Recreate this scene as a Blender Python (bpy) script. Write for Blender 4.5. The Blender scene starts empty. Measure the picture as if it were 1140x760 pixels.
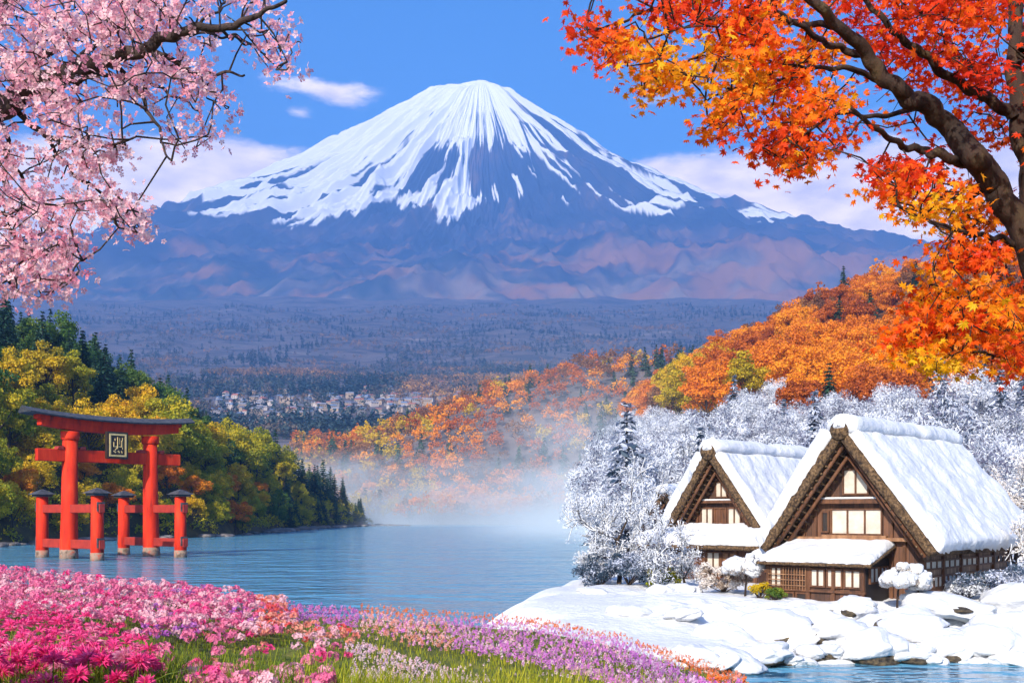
import bpy, math, random
import numpy as np
from mathutils import Vector, Matrix

sc = bpy.context.scene
R = math.radians
F = 1200.0            # focal length in photo pixels
EYE = 5.0             # eye height above the lake
# ------------------------------------------------------------------ camera
cam_d = bpy.data.cameras.new('camera'); cam = bpy.data.objects.new('camera', cam_d)
sc.collection.objects.link(cam)
cam.location = (0, 0, EYE); cam.rotation_euler = (R(90), 0, 0)
cam_d.sensor_width = 36; cam_d.lens = 36*F/1140; cam_d.shift_y = 190/1140
cam_d.clip_start = 0.1; cam_d.clip_end = 40000
sc.camera = cam
# ------------------------------------------------------------------ world + sun
SUN_EL, SUN_AZ = 31.0, 207.0      # azimuth clockwise from +Y (north): the sun stands behind the left shoulder
w = bpy.data.worlds.new('World'); sc.world = w; w.use_nodes = True
nt = w.node_tree; N = nt.nodes; L = nt.links
for n in list(N): N.remove(n)
def nd(tree, t, **k):
    n = tree.nodes.new(t)
    for a, b in k.items():
        if a.startswith('i_'):
            n.inputs[int(a[2:]) if a[2:].isdigit() else a[2:]].default_value = b
        else: setattr(n, a, b)
    return n
def wmath(tree, op, a, b=None, c=None, clamp=False):
    n = tree.nodes.new('ShaderNodeMath'); n.operation = op; n.use_clamp = clamp
    for i, v in enumerate((a, b, c)):
        if v is None: continue
        if isinstance(v, (int, float)): n.inputs[i].default_value = v
        else: tree.links.new(v, n.inputs[i])
    return n.outputs[0]
sky = nd(nt, 'ShaderNodeTexSky', sky_type='NISHITA', sun_disc=False, sun_elevation=R(SUN_EL), sun_rotation=R(SUN_AZ),
         altitude=300, air_density=1.0, dust_density=1.8, ozone_density=4.0)
hs = nd(nt, 'ShaderNodeHueSaturation', i_Saturation=1.32, i_Value=1.0)
L.new(sky.outputs[0], hs.inputs['Color'])
tc = N.new('ShaderNodeTexCoord'); sep = N.new('ShaderNodeSeparateXYZ'); L.new(tc.outputs['Generated'], sep.inputs[0])
X, Y, Z = sep.outputs
hor = wmath(nt, 'SQRT', wmath(nt, 'ADD', wmath(nt, 'MULTIPLY', X, X), wmath(nt, 'MULTIPLY', Y, Y)))
az = wmath(nt, 'ARCTAN2', X, Y)
el = wmath(nt, 'DIVIDE', Z, hor)
cmb = N.new('ShaderNodeCombineXYZ'); L.new(wmath(nt, 'MULTIPLY', az, 7.0), cmb.inputs[0]); L.new(wmath(nt, 'MULTIPLY', el, 17.0), cmb.inputs[1])
cmb.inputs[2].default_value = 3.4
cn = nd(nt, 'ShaderNodeTexNoise', i_Scale=2.4, i_Detail=11.0, i_Roughness=0.66); L.new(cmb.outputs[0], cn.inputs['Vector'])
def blob(a0, e0, ra, re, amp):
    da = wmath(nt, 'DIVIDE', wmath(nt, 'SUBTRACT', az, a0), ra); de = wmath(nt, 'DIVIDE', wmath(nt, 'SUBTRACT', el, e0), re)
    q = wmath(nt, 'ADD', wmath(nt, 'MULTIPLY', da, da), wmath(nt, 'MULTIPLY', de, de))
    return wmath(nt, 'MULTIPLY', wmath(nt, 'EXPONENT', wmath(nt, 'MULTIPLY', q, -1.0)), amp)
def azof(px): return math.atan((px-570)/F)
def elof(px, py): return (570-py)/math.hypot(F, px-570)
tot = None
for (px, py, rx, ry, amp) in [(240,178,.10,.022,.55), (150,205,.10,.03,.55), (40,250,.16,.06,.4), (325,92,.040,.012,.40), (390,108,.034,.014,.44), (333,126,.015,.008,.40),
                              (735,112,.04,.012,.3), (820,192,.10,.025,.42), (745,190,.05,.02,.26), (940,235,.10,.022,.62), (1040,215,.12,.05,.5), (880,205,.07,.013,.3),
                              (1300,200,.3,.08,.3), (-250,180,.3,.07,.3)]:
    b = blob(azof(px), elof(px, py), rx, ry, amp)
    tot = b if tot is None else wmath(nt, 'ADD', tot, b)
elsewhere = wmath(nt, 'MULTIPLY', wmath(nt, 'GREATER_THAN', wmath(nt, 'ABSOLUTE', az), 0.7), 0.16)
tot = wmath(nt, 'ADD', tot, elsewhere)
cm = nd(nt, 'ShaderNodeMapRange', interpolation_type='SMOOTHSTEP'); L.new(wmath(nt, 'ADD', cn.outputs['Fac'], tot), cm.inputs['Value'])
cm.inputs['From Min'].default_value = 0.70; cm.inputs['From Max'].default_value = 1.08
cfac = wmath(nt, 'MULTIPLY', cm.outputs[0], wmath(nt, 'GREATER_THAN', el, -0.02))
cfac = wmath(nt, 'MULTIPLY', cfac, 0.92)
cr = N.new('ShaderNodeValToRGB'); cr.color_ramp.elements[0].color = (8.2, 6.6, 6.0, 1); cr.color_ramp.elements[1].color = (15.0, 11.8, 9.0, 1)
cr.color_ramp.elements[0].position = .35; cr.color_ramp.elements[1].position = .7
cn2 = nd(nt, 'ShaderNodeTexNoise', i_Scale=2.6, i_Detail=5.0); L.new(cmb.outputs[0], cn2.inputs['Vector']); L.new(cn2.outputs['Fac'], cr.inputs[0])  # lit and shaded parts of the clouds are painted by this colour noise
mx = N.new('ShaderNodeMixRGB'); L.new(cfac, mx.inputs[0]); L.new(hs.outputs[0], mx.inputs[1]); L.new(cr.outputs[0], mx.inputs[2])
bg = nd(nt, 'ShaderNodeBackground', i_Strength=0.15); L.new(mx.outputs[0], bg.inputs[0])
wo = N.new('ShaderNodeOutputWorld'); L.new(bg.outputs[0], wo.inputs[0])

sd = bpy.data.lights.new('sun', 'SUN'); sd.energy = 4.2; sd.angle = R(0.5); sd.color = (1.0, 0.90, 0.76)
sun = bpy.data.objects.new('sun', sd); sc.collection.objects.link(sun)
sdir = Vector((math.sin(R(SUN_AZ))*math.cos(R(SUN_EL)), math.cos(R(SUN_AZ))*math.cos(R(SUN_EL)), math.sin(R(SUN_EL))))
sun.rotation_euler = sdir.to_track_quat('Z', 'Y').to_euler()
vs = sc.view_settings
sc.display_settings.display_device = 'sRGB'
vs.view_transform = 'Standard'; vs.look = 'None'; vs.gamma = 1; vs.use_curve_mapping = False; vs.exposure = 0.68
cy = sc.cycles
cy.use_denoising = True; cy.max_bounces = 6; cy.diffuse_bounces = 2; cy.glossy_bounces = 2; cy.transmission_bounces = 3; cy.volume_bounces = 1
cy.transparent_max_bounces = 6; cy.caustics_reflective = False; cy.caustics_refractive = False; cy.use_adaptive_sampling = True; cy.adaptive_threshold = 0.02

# ------------------------------------------------------------------ helpers
def px_at(px, py, Yd): return Vector(((px-570)/F*Yd, Yd, EYE-(py-570)/F*Yd))
def hashn(ix, iy, seed):
    h = (ix.astype(np.int64)*374761393 + iy.astype(np.int64)*668265263 + seed*1442695041) & 0x7fffffff
    h = ((h ^ (h >> 13))*1274126177) & 0x7fffffff
    h = ((h ^ (h >> 16))*974711) & 0x7fffffff
    return (h & 0xffff)/65535.0
def vn(x, y, seed=0):
    x = np.asarray(x, float); y = np.asarray(y, float)
    ix = np.floor(x); iy = np.floor(y); fx = x-ix; fy = y-iy
    fx = fx*fx*(3-2*fx); fy = fy*fy*(3-2*fy)
    a = hashn(ix, iy, seed); b = hashn(ix+1, iy, seed); c = hashn(ix, iy+1, seed); d = hashn(ix+1, iy+1, seed)
    return (a*(1-fx)+b*fx)*(1-fy)+(c*(1-fx)+d*fx)*fy
def fbm(x, y, seed=0, oct=5, gain=.5, lac=2.03):
    s = 0; a = 1; t = 0; x = np.asarray(x, float); y = np.asarray(y, float)
    for i in range(oct):
        s = s+a*vn(x, y, seed+i*17); t += a; a *= gain; x, y = (x*.82-y*.57)*lac+11.3, (x*.57+y*.82)*lac+5.7
    return s/t
def ridged(x, y, seed=0, oct=5, gain=.5):
    s = 0; a = 1; t = 0
    for i in range(oct):
        n = 1-np.abs(2*vn(x, y, seed+i*13)-1); s = s+a*n*n; t += a; a *= gain; x, y = (x*.86-y*.51)*2.07+3.1, (x*.51+y*.86)*2.07+7.7
    return s/t
def sst(a, b, x):
    t = np.clip((np.asarray(x, float)-a)/(b-a), 0, 1); return t*t*(3-2*t)

def link(o, parent=None):
    sc.collection.objects.link(o)
    if parent is not None: o.parent = parent
    return o
def tag(o, label=None, cat=None, group=None, kind=None):
    if label: o['label'] = label
    if cat: o['category'] = cat
    if group: o['group'] = group
    if kind: o['kind'] = kind
    return o
def empty(name, loc, rz=0.0, label=None, cat=None, group=None):
    o = bpy.data.objects.new(name, None); o.location = loc; o.rotation_euler = (0, 0, rz); link(o)
    return tag(o, label, cat, group)
def npmesh(name, verts, faces, mats, attrs=None, matidx=None, smooth=False):
    """verts (N,3), faces (M,k) array"""
    verts = np.ascontiguousarray(verts, dtype=np.float32); faces = np.ascontiguousarray(faces, dtype=np.int32)
    me = bpy.data.meshes.new(name)
    M, k = faces.shape
    me.vertices.add(len(verts)); me.vertices.foreach_set('co', verts.ravel())
    me.loops.add(M*k); me.loops.foreach_set('vertex_index', faces.ravel())
    me.polygons.add(M); me.polygons.foreach_set('loop_start', np.arange(0, M*k, k, dtype=np.int32))
    if matidx is not None: me.polygons.foreach_set('material_index', np.asarray(matidx, dtype=np.int32))
    me.polygons.foreach_set('use_smooth', np.full(M, smooth, dtype=bool))
    for m in (mats if isinstance(mats, (list, tuple)) else [mats]): me.materials.append(m)
    for an, (dom, arr) in (attrs or {}).items():
        a = me.attributes.new(an, 'FLOAT', dom); a.data.foreach_set('value', np.asarray(arr, dtype=np.float32))
    me.update(calc_edges=True)
    return me
def nobj(name, me, parent=None):
    return link(bpy.data.objects.new(name, me), parent)

class MB:
    def __init__(s): s.v = []; s.f = []; s.m = []
    def add(s, vs, fs, mi=0):
        b = len(s.v); s.v += [tuple(v) for v in vs]; s.f += [tuple(i+b for i in f) for f in fs]; s.m += [mi]*len(fs)
    def box(s, x0, x1, y0, y1, z0, z1, mi=0, bev=0.0):
        if bev <= 0:
            s.add([(x0,y0,z0),(x1,y0,z0),(x1,y1,z0),(x0,y1,z0),(x0,y0,z1),(x1,y0,z1),(x1,y1,z1),(x0,y1,z1)],
                  [(0,3,2,1),(4,5,6,7),(0,1,5,4),(1,2,6,5),(2,3,7,6),(3,0,4,7)], mi)
        else:
            b = bev; vs = []
            for z, ins in ((z0,b),(z0+b,0),(z1-b,0),(z1,b)):
                vs += [(x0+ins,y0+ins,z),(x1-ins,y0+ins,z),(x1-ins,y1-ins,z),(x0+ins,y1-ins,z)]
            fs = [(3,2,1,0),(12,13,14,15)]
            for k in range(3):
                for i in range(4): fs.append((k*4+i, k*4+(i+1)%4, k*4+4+(i+1)%4, k*4+4+i))
            s.add(vs, fs, mi)
    def tube(s, pts, rads, n=8, mi=0, cap=True):
        pts = [Vector(p) for p in pts]; b = len(s.v); up = Vector((0,0,1))
        for i, p in enumerate(pts):
            d = (pts[min(i+1, len(pts)-1)]-pts[max(i-1, 0)]).normalized()
            a = d.cross(up if abs(d.z) < .95 else Vector((1,0,0))).normalized(); c = d.cross(a)
            for k in range(n):
                t = 2*math.pi*k/n; s.v.append(tuple(p+(a*math.cos(t)+c*math.sin(t))*rads[i]))
        for i in range(len(pts)-1):
            for k in range(n):
                s.f.append((b+i*n+k, b+i*n+(k+1)%n, b+(i+1)*n+(k+1)%n, b+(i+1)*n+k)); s.m.append(mi)
        if cap:
            s.f.append(tuple(b+k for k in range(n))[::-1]); s.m.append(mi)
            e = b+(len(pts)-1)*n; s.f.append(tuple(e+k for k in range(n))); s.m.append(mi)
    def bar(s, p0, p1, wx, wz, mi=0):
        p0 = Vector(p0); p1 = Vector(p1); d = (p1-p0).normalized(); up = Vector((0,0,1)) if abs(d.z) < .95 else Vector((0,1,0))
        a = d.cross(up).normalized()*wx/2; c = a.cross(d).normalized()*wz/2
        vs = [p0-a-c, p0+a-c, p0+a+c, p0-a+c, p1-a-c, p1+a-c, p1+a+c, p1-a+c]
        s.add(vs, [(0,3,2,1),(4,5,6,7),(0,1,5,4),(1,2,6,5),(2,3,7,6),(3,0,4,7)], mi)
    def build(s, name, mats, parent=None, smooth=False):
        me = bpy.data.meshes.new(name); me.from_pydata(s.v, [], s.f)
        for m in (mats if isinstance(mats, (list, tuple)) else [mats]): me.materials.append(m)
        me.polygons.foreach_set('material_index', s.m); me.polygons.foreach_set('use_smooth', [smooth]*len(s.f))
        me.update(); return nobj(name, me, parent)

# ------------------------------------------------------------------ materials
def newmat(name):
    m = bpy.data.materials.new(name); m.use_nodes = True; t = m.node_tree
    for n in list(t.nodes): t.nodes.remove(n)
    o = t.nodes.new('ShaderNodeOutputMaterial'); return m, t, o
def ramp(t, fac, cols):
    r = t.nodes.new('ShaderNodeValToRGB'); e = r.color_ramp.elements
    while len(e) < len(cols): e.new(.5)
    for i, (p, c) in enumerate(cols): e[i].position = p; e[i].color = (*c, 1)
    t.links.new(fac, r.inputs[0]); return r.outputs[0]
def surf(name, cols, scale=1.0, rough=.8, bump=.3, bscale=None, stretch=(1,1,1), detail=6, attr=None, sss=0, bdist=0.05, spec=.4):
    """noise-mottled surface; cols = ramp stops"""
    m, t, o = newmat(name)
    tcn = t.nodes.new('ShaderNodeTexCoord'); mp = t.nodes.new('ShaderNodeMapping'); mp.inputs['Scale'].default_value = stretch
    t.links.new(tcn.outputs['Object'], mp.inputs[0])
    n = nd(t, 'ShaderNodeTexNoise', i_Scale=scale, i_Detail=detail, i_Roughness=.6); t.links.new(mp.outputs[0], n.inputs['Vector'])
    b = nd(t, 'ShaderNodeBsdfPrincipled', i_Roughness=rough); b.inputs['Specular IOR Level'].default_value = spec
    t.links.new(ramp(t, n.outputs['Fac'], cols), b.inputs['Base Color'])
    if bump:
        n2 = nd(t, 'ShaderNodeTexNoise', i_Scale=bscale or scale*4, i_Detail=6.0, i_Roughness=.6); t.links.new(mp.outputs[0], n2.inputs['Vector'])
        bp = nd(t, 'ShaderNodeBump', i_Strength=bump, i_Distance=bdist); t.links.new(n2.outputs['Fac'], bp.inputs['Height']); t.links.new(bp.outputs[0], b.inputs['Normal'])
    if sss: b.inputs['Subsurface Weight'].default_value = sss; b.inputs['Subsurface Radius'].default_value = (.3,.4,.5)
    t.links.new(b.outputs[0], o.inputs[0]); return m
def leafmat(name, cols, trans=.35, objvar=.35, rough=.6):
    """cols ramp over per-leaf tint blended with a per-tree random value"""
    m, t, o = newmat(name)
    a = nd(t, 'ShaderNodeAttribute', attribute_name='tint'); oi = t.nodes.new('ShaderNodeObjectInfo')
    f = wmath(t, 'ADD', wmath(t, 'MULTIPLY', a.outputs['Fac'], 1-objvar), wmath(t, 'MULTIPLY', oi.outputs['Random'], objvar))
    c = ramp(t, f, cols)
    d = nd(t, 'ShaderNodeBsdfPrincipled', i_Roughness=rough); d.inputs['Specular IOR Level'].default_value = .25
    tr = t.nodes.new('ShaderNodeBsdfTranslucent'); t.links.new(c, d.inputs['Base Color']); t.links.new(c, tr.inputs[0])
    mixn = t.nodes.new('ShaderNodeMixShader'); mixn.inputs[0].default_value = trans
    t.links.new(d.outputs[0], mixn.inputs[1]); t.links.new(tr.outputs[0], mixn.inputs[2]); t.links.new(mixn.outputs[0], o.inputs[0]); return m

M = {}
M['bark'] = surf('bark', [(.3,(.018,.012,.009)),(.7,(.075,.05,.035))], 6, .9, .6, 14, (1,1,.25))
M['bark_cherry'] = surf('cherry_bark', [(.3,(.012,.008,.009)),(.75,(.07,.045,.04))], 9, .85, .7, 22, (1,1,1), bdist=.02)
M['bark_maple'] = surf('maple_bark', [(.3,(.009,.005,.004)),(.55,(.034,.018,.012)),(.8,(.085,.060,.022))], 7, .85, .8, 20, (1,1,.35), bdist=.03)
M['snow'] = surf('snow', [(.3,(.58,.60,.64)),(.7,(.68,.69,.70))], 2.0, .6, .55, 3.0, sss=0, bdist=.22, spec=.3)
M['snow_roof'] = surf('roof_snow', [(.3,(.56,.58,.63)),(.7,(.66,.67,.69))], .8, .6, .6, 1.6, bdist=.25, spec=.3)
M['rock'] = surf('rock', [(.3,(.03,.025,.02)),(.7,(.13,.11,.085))], 3, .9, .8, 8)
M['thatch'] = surf('thatch', [(.36,(.02,.012,.007)),(.5,(.10,.058,.028)),(.68,(.24,.15,.075))], 9, .95, 1.0, 30, (1,1,1), bdist=.06)
M['timber'] = surf('timber', [(.3,(.04,.016,.007)),(.7,(.15,.06,.025))], 5, .7, .4, 20, (1,1,.3), bdist=.01)
M['timber_light'] = surf('light_timber', [(.3,(.14,.062,.028)),(.7,(.34,.18,.09))], 4, .7, .4, 20, (1,1,.25), bdist=.01)
M['paper'] = surf('shoji_paper', [(.3,(.42,.37,.31)),(.7,(.56,.51,.44))], 3, .8, 0, 8)
M['dark'] = surf('dark_opening', [(.3,(.012,.009,.008)),(.7,(.03,.02,.016))], 3, .6, 0)
M['glass'] = surf('window_glass', [(.3,(.16,.19,.22)),(.7,(.34,.37,.40))], 3, .15, 0)
# planks
def plankmat(name, c0, c1, width=.22, axis=0):
    m, t, o = newmat(name)
    tcn = t.nodes.new('ShaderNodeTexCoord'); s = t.nodes.new('ShaderNodeSeparateXYZ'); t.links.new(tcn.outputs['Object'], s.inputs[0])
    if axis == 2: u = wmath(t, 'ADD', s.outputs[0], s.outputs[1])
    else: u = s.outputs[axis]
    u = wmath(t, 'DIVIDE', u, width); fl = wmath(t, 'FLOOR', u); fr = wmath(t, 'SUBTRACT', u, fl)
    wn = nd(t, 'ShaderNodeTexWhiteNoise', noise_dimensions='1D'); t.links.new(fl, wn.inputs['W'])
    mp = t.nodes.new('ShaderNodeMapping'); mp.inputs['Scale'].default_value = (12,12,1.2); t.links.new(tcn.outputs['Object'], mp.inputs[0])
    n = nd(t, 'ShaderNodeTexNoise', i_Scale=2.0, i_Detail=5.0); t.links.new(mp.outputs[0], n.inputs['Vector'])
    f = wmath(t, 'ADD', wmath(t, 'MULTIPLY', wn.outputs['Value'], .5), wmath(t, 'MULTIPLY', n.outputs['Fac'], .5))
    c = ramp(t, f, [(.2, c0), (.8, c1)])
    gap = wmath(t, 'LESS_THAN', fr, .07)
    mxx = t.nodes.new('ShaderNodeMixRGB'); t.links.new(gap, mxx.inputs[0]); t.links.new(c, mxx.inputs[1]); mxx.inputs[2].default_value = (.012,.007,.005,1)
    b = nd(t, 'ShaderNodeBsdfPrincipled', i_Roughness=.75); t.links.new(mxx.outputs[0], b.inputs['Base Color']); t.links.new(b.outputs[0], o.inputs[0]); return m
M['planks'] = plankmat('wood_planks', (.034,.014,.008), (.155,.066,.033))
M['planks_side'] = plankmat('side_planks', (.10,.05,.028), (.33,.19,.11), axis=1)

# ------------------------------------------------------------------ foliage colour sets
FOL = {
 'yellow': leafmat('yellow_leaves', [(0,(.16,.17,.008)),(.35,(.50,.36,.010)),(.7,(.72,.46,.008)),(1,(.78,.34,.008))]),
 'yellowgreen': leafmat('yellow_green_leaves', [(0,(.05,.10,.008)),(.35,(.24,.27,.012)),(.7,(.52,.42,.012)),(1,(.70,.50,.014))]),
 'green': leafmat('green_leaves', [(0,(.012,.045,.012)),(.4,(.045,.12,.022)),(.8,(.17,.24,.026)),(1,(.36,.34,.02))]),
 'conifer': leafmat('conifer_needles', [(0,(.005,.022,.014)),(.5,(.018,.060,.034)),(1,(.075,.13,.045))], trans=.15),
 'orange': leafmat('orange_leaves', [(0,(.34,.08,.006)),(.35,(.70,.19,.008)),(.7,(.84,.32,.010)),(1,(.86,.45,.014))]),
 'rust': leafmat('rust_leaves', [(0,(.16,.03,.008)),(.4,(.44,.10,.012)),(.8,(.66,.19,.014)),(1,(.74,.28,.02))]),
 'brown': leafmat('brown_leaves', [(0,(.08,.035,.022)),(.5,(.24,.10,.045)),(1,(.42,.20,.06))]),
 'frost': leafmat('frosted_twigs', [(0,(.05,.05,.09)),(.30,(.13,.13,.20)),(.42,(.45,.49,.57)),(.66,(.69,.72,.78)),(1,(.84,.84,.88))], trans=.15, objvar=.22),
 'frost_dark': leafmat('frosted_evergreen', [(0,(.015,.03,.05)),(.42,(.04,.07,.11)),(.6,(.34,.38,.50)),(1,(.78,.80,.86))], trans=.1, objvar=.16),
 'frost_tan': leafmat('frosted_tan_leaves', [(0,(.16,.11,.08)),(.3,(.34,.26,.20)),(.5,(.62,.55,.50)),(1,(.82,.77,.72))], trans=.2, objvar=.08),
}
# ================================================================== TERRAIN
def grid_mesh(xs, ys, Z):
    ny, nx = Z.shape
    v = np.stack([xs, ys, Z], -1).reshape(-1, 3)
    i = np.arange(ny*nx).reshape(ny, nx)
    f = np.stack([i[:-1,:-1], i[:-1,1:], i[1:,1:], i[1:,:-1]], -1).reshape(-1, 4)
    return v, f

# ---- mountain
RL = np.array([0,184,425,977,1097,1500,1926,2570,3500,4700,6700,9200,11500.]); DL = np.array([0,42,78,451,533,751,978,1162,1427,1627,1947,2407,2977.])
RR = np.array([0,240,595,892,1168,1734,2358,3377,4500,6500,9000,11500.]); DRR = np.array([0,78,345,525,746,1008,1230,1422,1623,1943,2383,2953.])
MD, MK = 8500.0, 3.5
def mountain_h(x, y):
    dxs = x+248; dy = (y-MD)*MK
    re = np.sqrt(dxs**2+dy**2); th = np.arctan2(dxs, -dy)
    wr = .5+.5*dxs/np.maximum(re, 1)
    h = 3414-(np.interp(re, RL, DL)*(1-wr)+np.interp(re, RR, DRR)*wr)
    warp = fbm(dxs/900, dy/900, 5, 3)*.5
    # gullies running down the fall line
    g = ridged(th*11+warp*1.6+re/7000, re/2600+warp, 21, 4, .55)
    g2 = ridged(th*34+warp*3, re/1400, 77, 3, .5)
    amp = 215*sst(100, 1500, re)*(1-.45*sst(2600, 5000, re))
    crestk = 1-np.exp(-((y-MD)/130)**2)
    h = h+(g-.5)*amp*1.35+(g2-.5)*amp*.55
    dn_ = (y-MD)*1.3
    h = h+(fbm(dxs/420, dn_/420, 9, 5)-.5)*120*sst(150, 2500, re)*(.3+.7*crestk)
    h = h+(ridged(dxs/300+warp, dn_/300, 88, 4)-.5)*85*sst(400, 2200, re)*crestk
    # summit crater rim: small notches
    h = h+(fbm(dxs/60, dy/60, 3, 3)-.5)*26*(1-sst(100, 800, re))
    # parasitic ridge bulges low on the flank
    for (bx, by, br, bh) in [(900,6900,520,170),(-1900,6900,600,130),(2700,6900,620,90),(1750,6650,480,170),(-400,6500,700,120),(-3000,7100,700,140)]:
        h = h+bh*np.exp(-((x-bx)**2+((y-by)*2.2)**2)/br**2)*(.6+.8*fbm(x/200, y/90, 61, 4))
    return h, re, th, g, g2, warp
nth, nr = 1700, 480
THG = np.linspace(-1.95, 1.95, nth)[None,:]; RG = (2+11000*np.linspace(0, 1, nr)**1.5)[:,None]
XX = -248+RG*np.sin(THG); YY = MD-RG*np.cos(THG)/MK
H, RE, TH, G, G2, WP = mountain_h(XX, YY)
# snow lies above a ragged line, long tongues following the gullies
streak = vn(TH*46+WP*4, RE/2500, 301)*.42+vn(TH*105+WP*9, RE/1500, 302)*.26+vn(TH*230+WP*16, RE/900, 305)*.20+vn(TH*17+WP*2, RE/1900, 303)*.34+(G-.5)*.35
patch = fbm(XX/420+WP, YY/320, 401, 5)
line = 2230+260*np.exp(-((XX+290)/700)**2)
line = line+90+(fbm(XX/480, YY/900, 713, 3)-.5)*750
snow = (H-line)/800 + (streak-.5)*4.3 + (patch-.5)*.9 - .62*sst(-100, 500, XX+248)*sst(3300, 2900, H) + .15*sst(3000, 3350, H)  # right side: streakier snow, thinned also to paint that face's shade as colour
snow = snow - 1.1*sst(2330, 1900, H) - .45*np.exp(-((XX+2300)/900)**2)*sst(2700, 2300, H)
bare = np.exp(-((XX+160)/330)**2-((H-2650)/130)**2)*1.5+np.exp(-((XX-280)/250)**2-((H-2420)/150)**2)*.8
for (bx, bh, sxx, sh, a) in [(-700,2300,230,110,1.2),(-1850,2200,420,80,.75),(-300,2260,170,110,1.2),(-1130,2180,110,120,.7),(900,2330,150,90,.6),(2050,2210,380,60,.6)]:
    snow = snow + a*np.exp(-((XX-bx-(H-bh)*-.9*np.sign(bx+248))/sxx)**2-((H-bh)/sh)**2)*(.55+.9*patch)
snow = snow - bare
snow = sst(.28, .40, snow+(fbm(XX/70, (YY-MD)*1.6/70, 66, 4)-.5)*.55)
veg_glow = fbm(XX/300, YY/120, 55, 6, .6)
veg_glow = .5+(veg_glow-.5)*1.25+.13*sst(0, 2600, XX)*sst(2200, 1500, H)  # mottled vegetation tone, shifted rightwards to paint warm haze into the colour
v, f = grid_mesh(XX, YY, H); f = f[:, ::-1]
low = np.clip(sst(1850, 1150, H+(fbm(XX/240, YY/110, 58, 5)-.5)*900), 0, 1)
warm_glow = sst(.44, .66, fbm(XX/420, YY/150, 59, 5, .6)+.12*sst(300, 3200, XX)-.10*sst(600, -600, XX))*sst(2100, 1500, H)  # warm glow on the lower right flank, painted into the mountain's colour
m, t, o = newmat('mountain_rock_and_snow')
asn = nd(t, 'ShaderNodeAttribute', attribute_name='snow'); avg = nd(t, 'ShaderNodeAttribute', attribute_name='veg_glow')
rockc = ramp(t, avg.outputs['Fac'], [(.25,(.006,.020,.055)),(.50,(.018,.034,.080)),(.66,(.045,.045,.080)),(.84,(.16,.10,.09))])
alw = nd(t, 'ShaderNodeAttribute', attribute_name='low'); awm = nd(t, 'ShaderNodeAttribute', attribute_name='warm_glow')
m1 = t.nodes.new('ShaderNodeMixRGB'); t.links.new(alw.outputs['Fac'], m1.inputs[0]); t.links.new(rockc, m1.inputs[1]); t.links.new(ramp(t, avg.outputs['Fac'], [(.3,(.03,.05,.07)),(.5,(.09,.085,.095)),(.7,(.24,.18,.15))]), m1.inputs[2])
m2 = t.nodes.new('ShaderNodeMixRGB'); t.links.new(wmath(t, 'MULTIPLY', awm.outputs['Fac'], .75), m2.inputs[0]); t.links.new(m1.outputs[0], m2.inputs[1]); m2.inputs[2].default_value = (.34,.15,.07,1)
ml = t.nodes.new('ShaderNodeMixRGB'); t.links.new(asn.outputs['Fac'], ml.inputs[0]); t.links.new(m2.outputs[0], ml.inputs[1]); ml.inputs[2].default_value = (.90,.90,.92,1)
b = nd(t, 'ShaderNodeBsdfPrincipled', i_Roughness=.8); b.inputs['Specular IOR Level'].default_value = .15
t.links.new(ml.outputs[0], b.inputs['Base Color']); t.links.new(b.outputs[0], o.inputs[0])
mo = nobj('mountain', npmesh('mountain', v, f, m, {'snow':('POINT', snow.ravel()), 'veg_glow':('POINT', veg_glow.ravel()), 'low':('POINT', low.ravel()), 'warm_glow':('POINT', warm_glow.ravel())}, smooth=True))
tag(mo, kind='structure')

# ---- far plain with the middle hill
PY = np.array([430,461,475,520,700,1000,1300,1700,2500,4000,6000,7600.]); PZ = np.array([-3,-1.0,.8,6,34,80,131,196,330,690,1190,1300.])
CX = np.array([-400,-200,-119,-65,-11,43,92,150,260,400.]); CZ = np.array([20,24,34,52,72,86,90,95,104,110.])
def far_z(x, y):
    x = np.asarray(x, float); y = np.asarray(y, float)
    base = np.interp(y, PY, PZ)
    crest = np.interp(x, CX, CZ)+(fbm(x/60, y/60, 8, 3)-.5)*14
    hill = crest*sst(461, 655, y)
    hill = np.where(y > 655, np.maximum(0, crest-(y-655)*.05), hill)
    k = 1-sst(1000, 1500, y)
    z = np.maximum(base, hill*k)
    z = z+(fbm(x/260, y/260, 31, 4)-.5)*np.interp(y, [461,700,1500,4000,7000], [0,6,22,70,60])
    return z
ny2, nx2 = 330, 420
yr = 440*np.exp(np.linspace(0, math.log(7400/440), ny2)); sx = np.linspace(-.80, .80, nx2)
YY = yr[:,None]*np.ones((1,nx2)); XX = sx[None,:]*YY
ZZ = far_z(XX, YY)
v, f = grid_mesh(XX, YY, ZZ)
m, t, o = newmat('far_land')
g = t.nodes.new('ShaderNodeNewGeometry'); mp = t.nodes.new('ShaderNodeMapping'); mp.inputs['Scale'].default_value = (.0045,.016,.004); t.links.new(g.outputs['Position'], mp.inputs[0])
n = nd(t, 'ShaderNodeTexNoise', i_Scale=1.0, i_Detail=9.0, i_Roughness=.66); t.links.new(mp.outputs[0], n.inputs['Vector'])
b = nd(t, 'ShaderNodeBsdfPrincipled', i_Roughness=.95); b.inputs['Specular IOR Level'].default_value = .1
t.links.new(ramp(t, n.outputs['Fac'], [(.30,(.02,.04,.06)),(.42,(.07,.065,.075)),(.52,(.15,.12,.12)),(.60,(.09,.09,.10)),(.70,(.34,.25,.20))]), b.inputs['Base Color'])
t.links.new(b.outputs[0], o.inputs[0])
tag(nobj('terrain', npmesh('terrain', v, f, m, smooth=True)), kind='structure')

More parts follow.
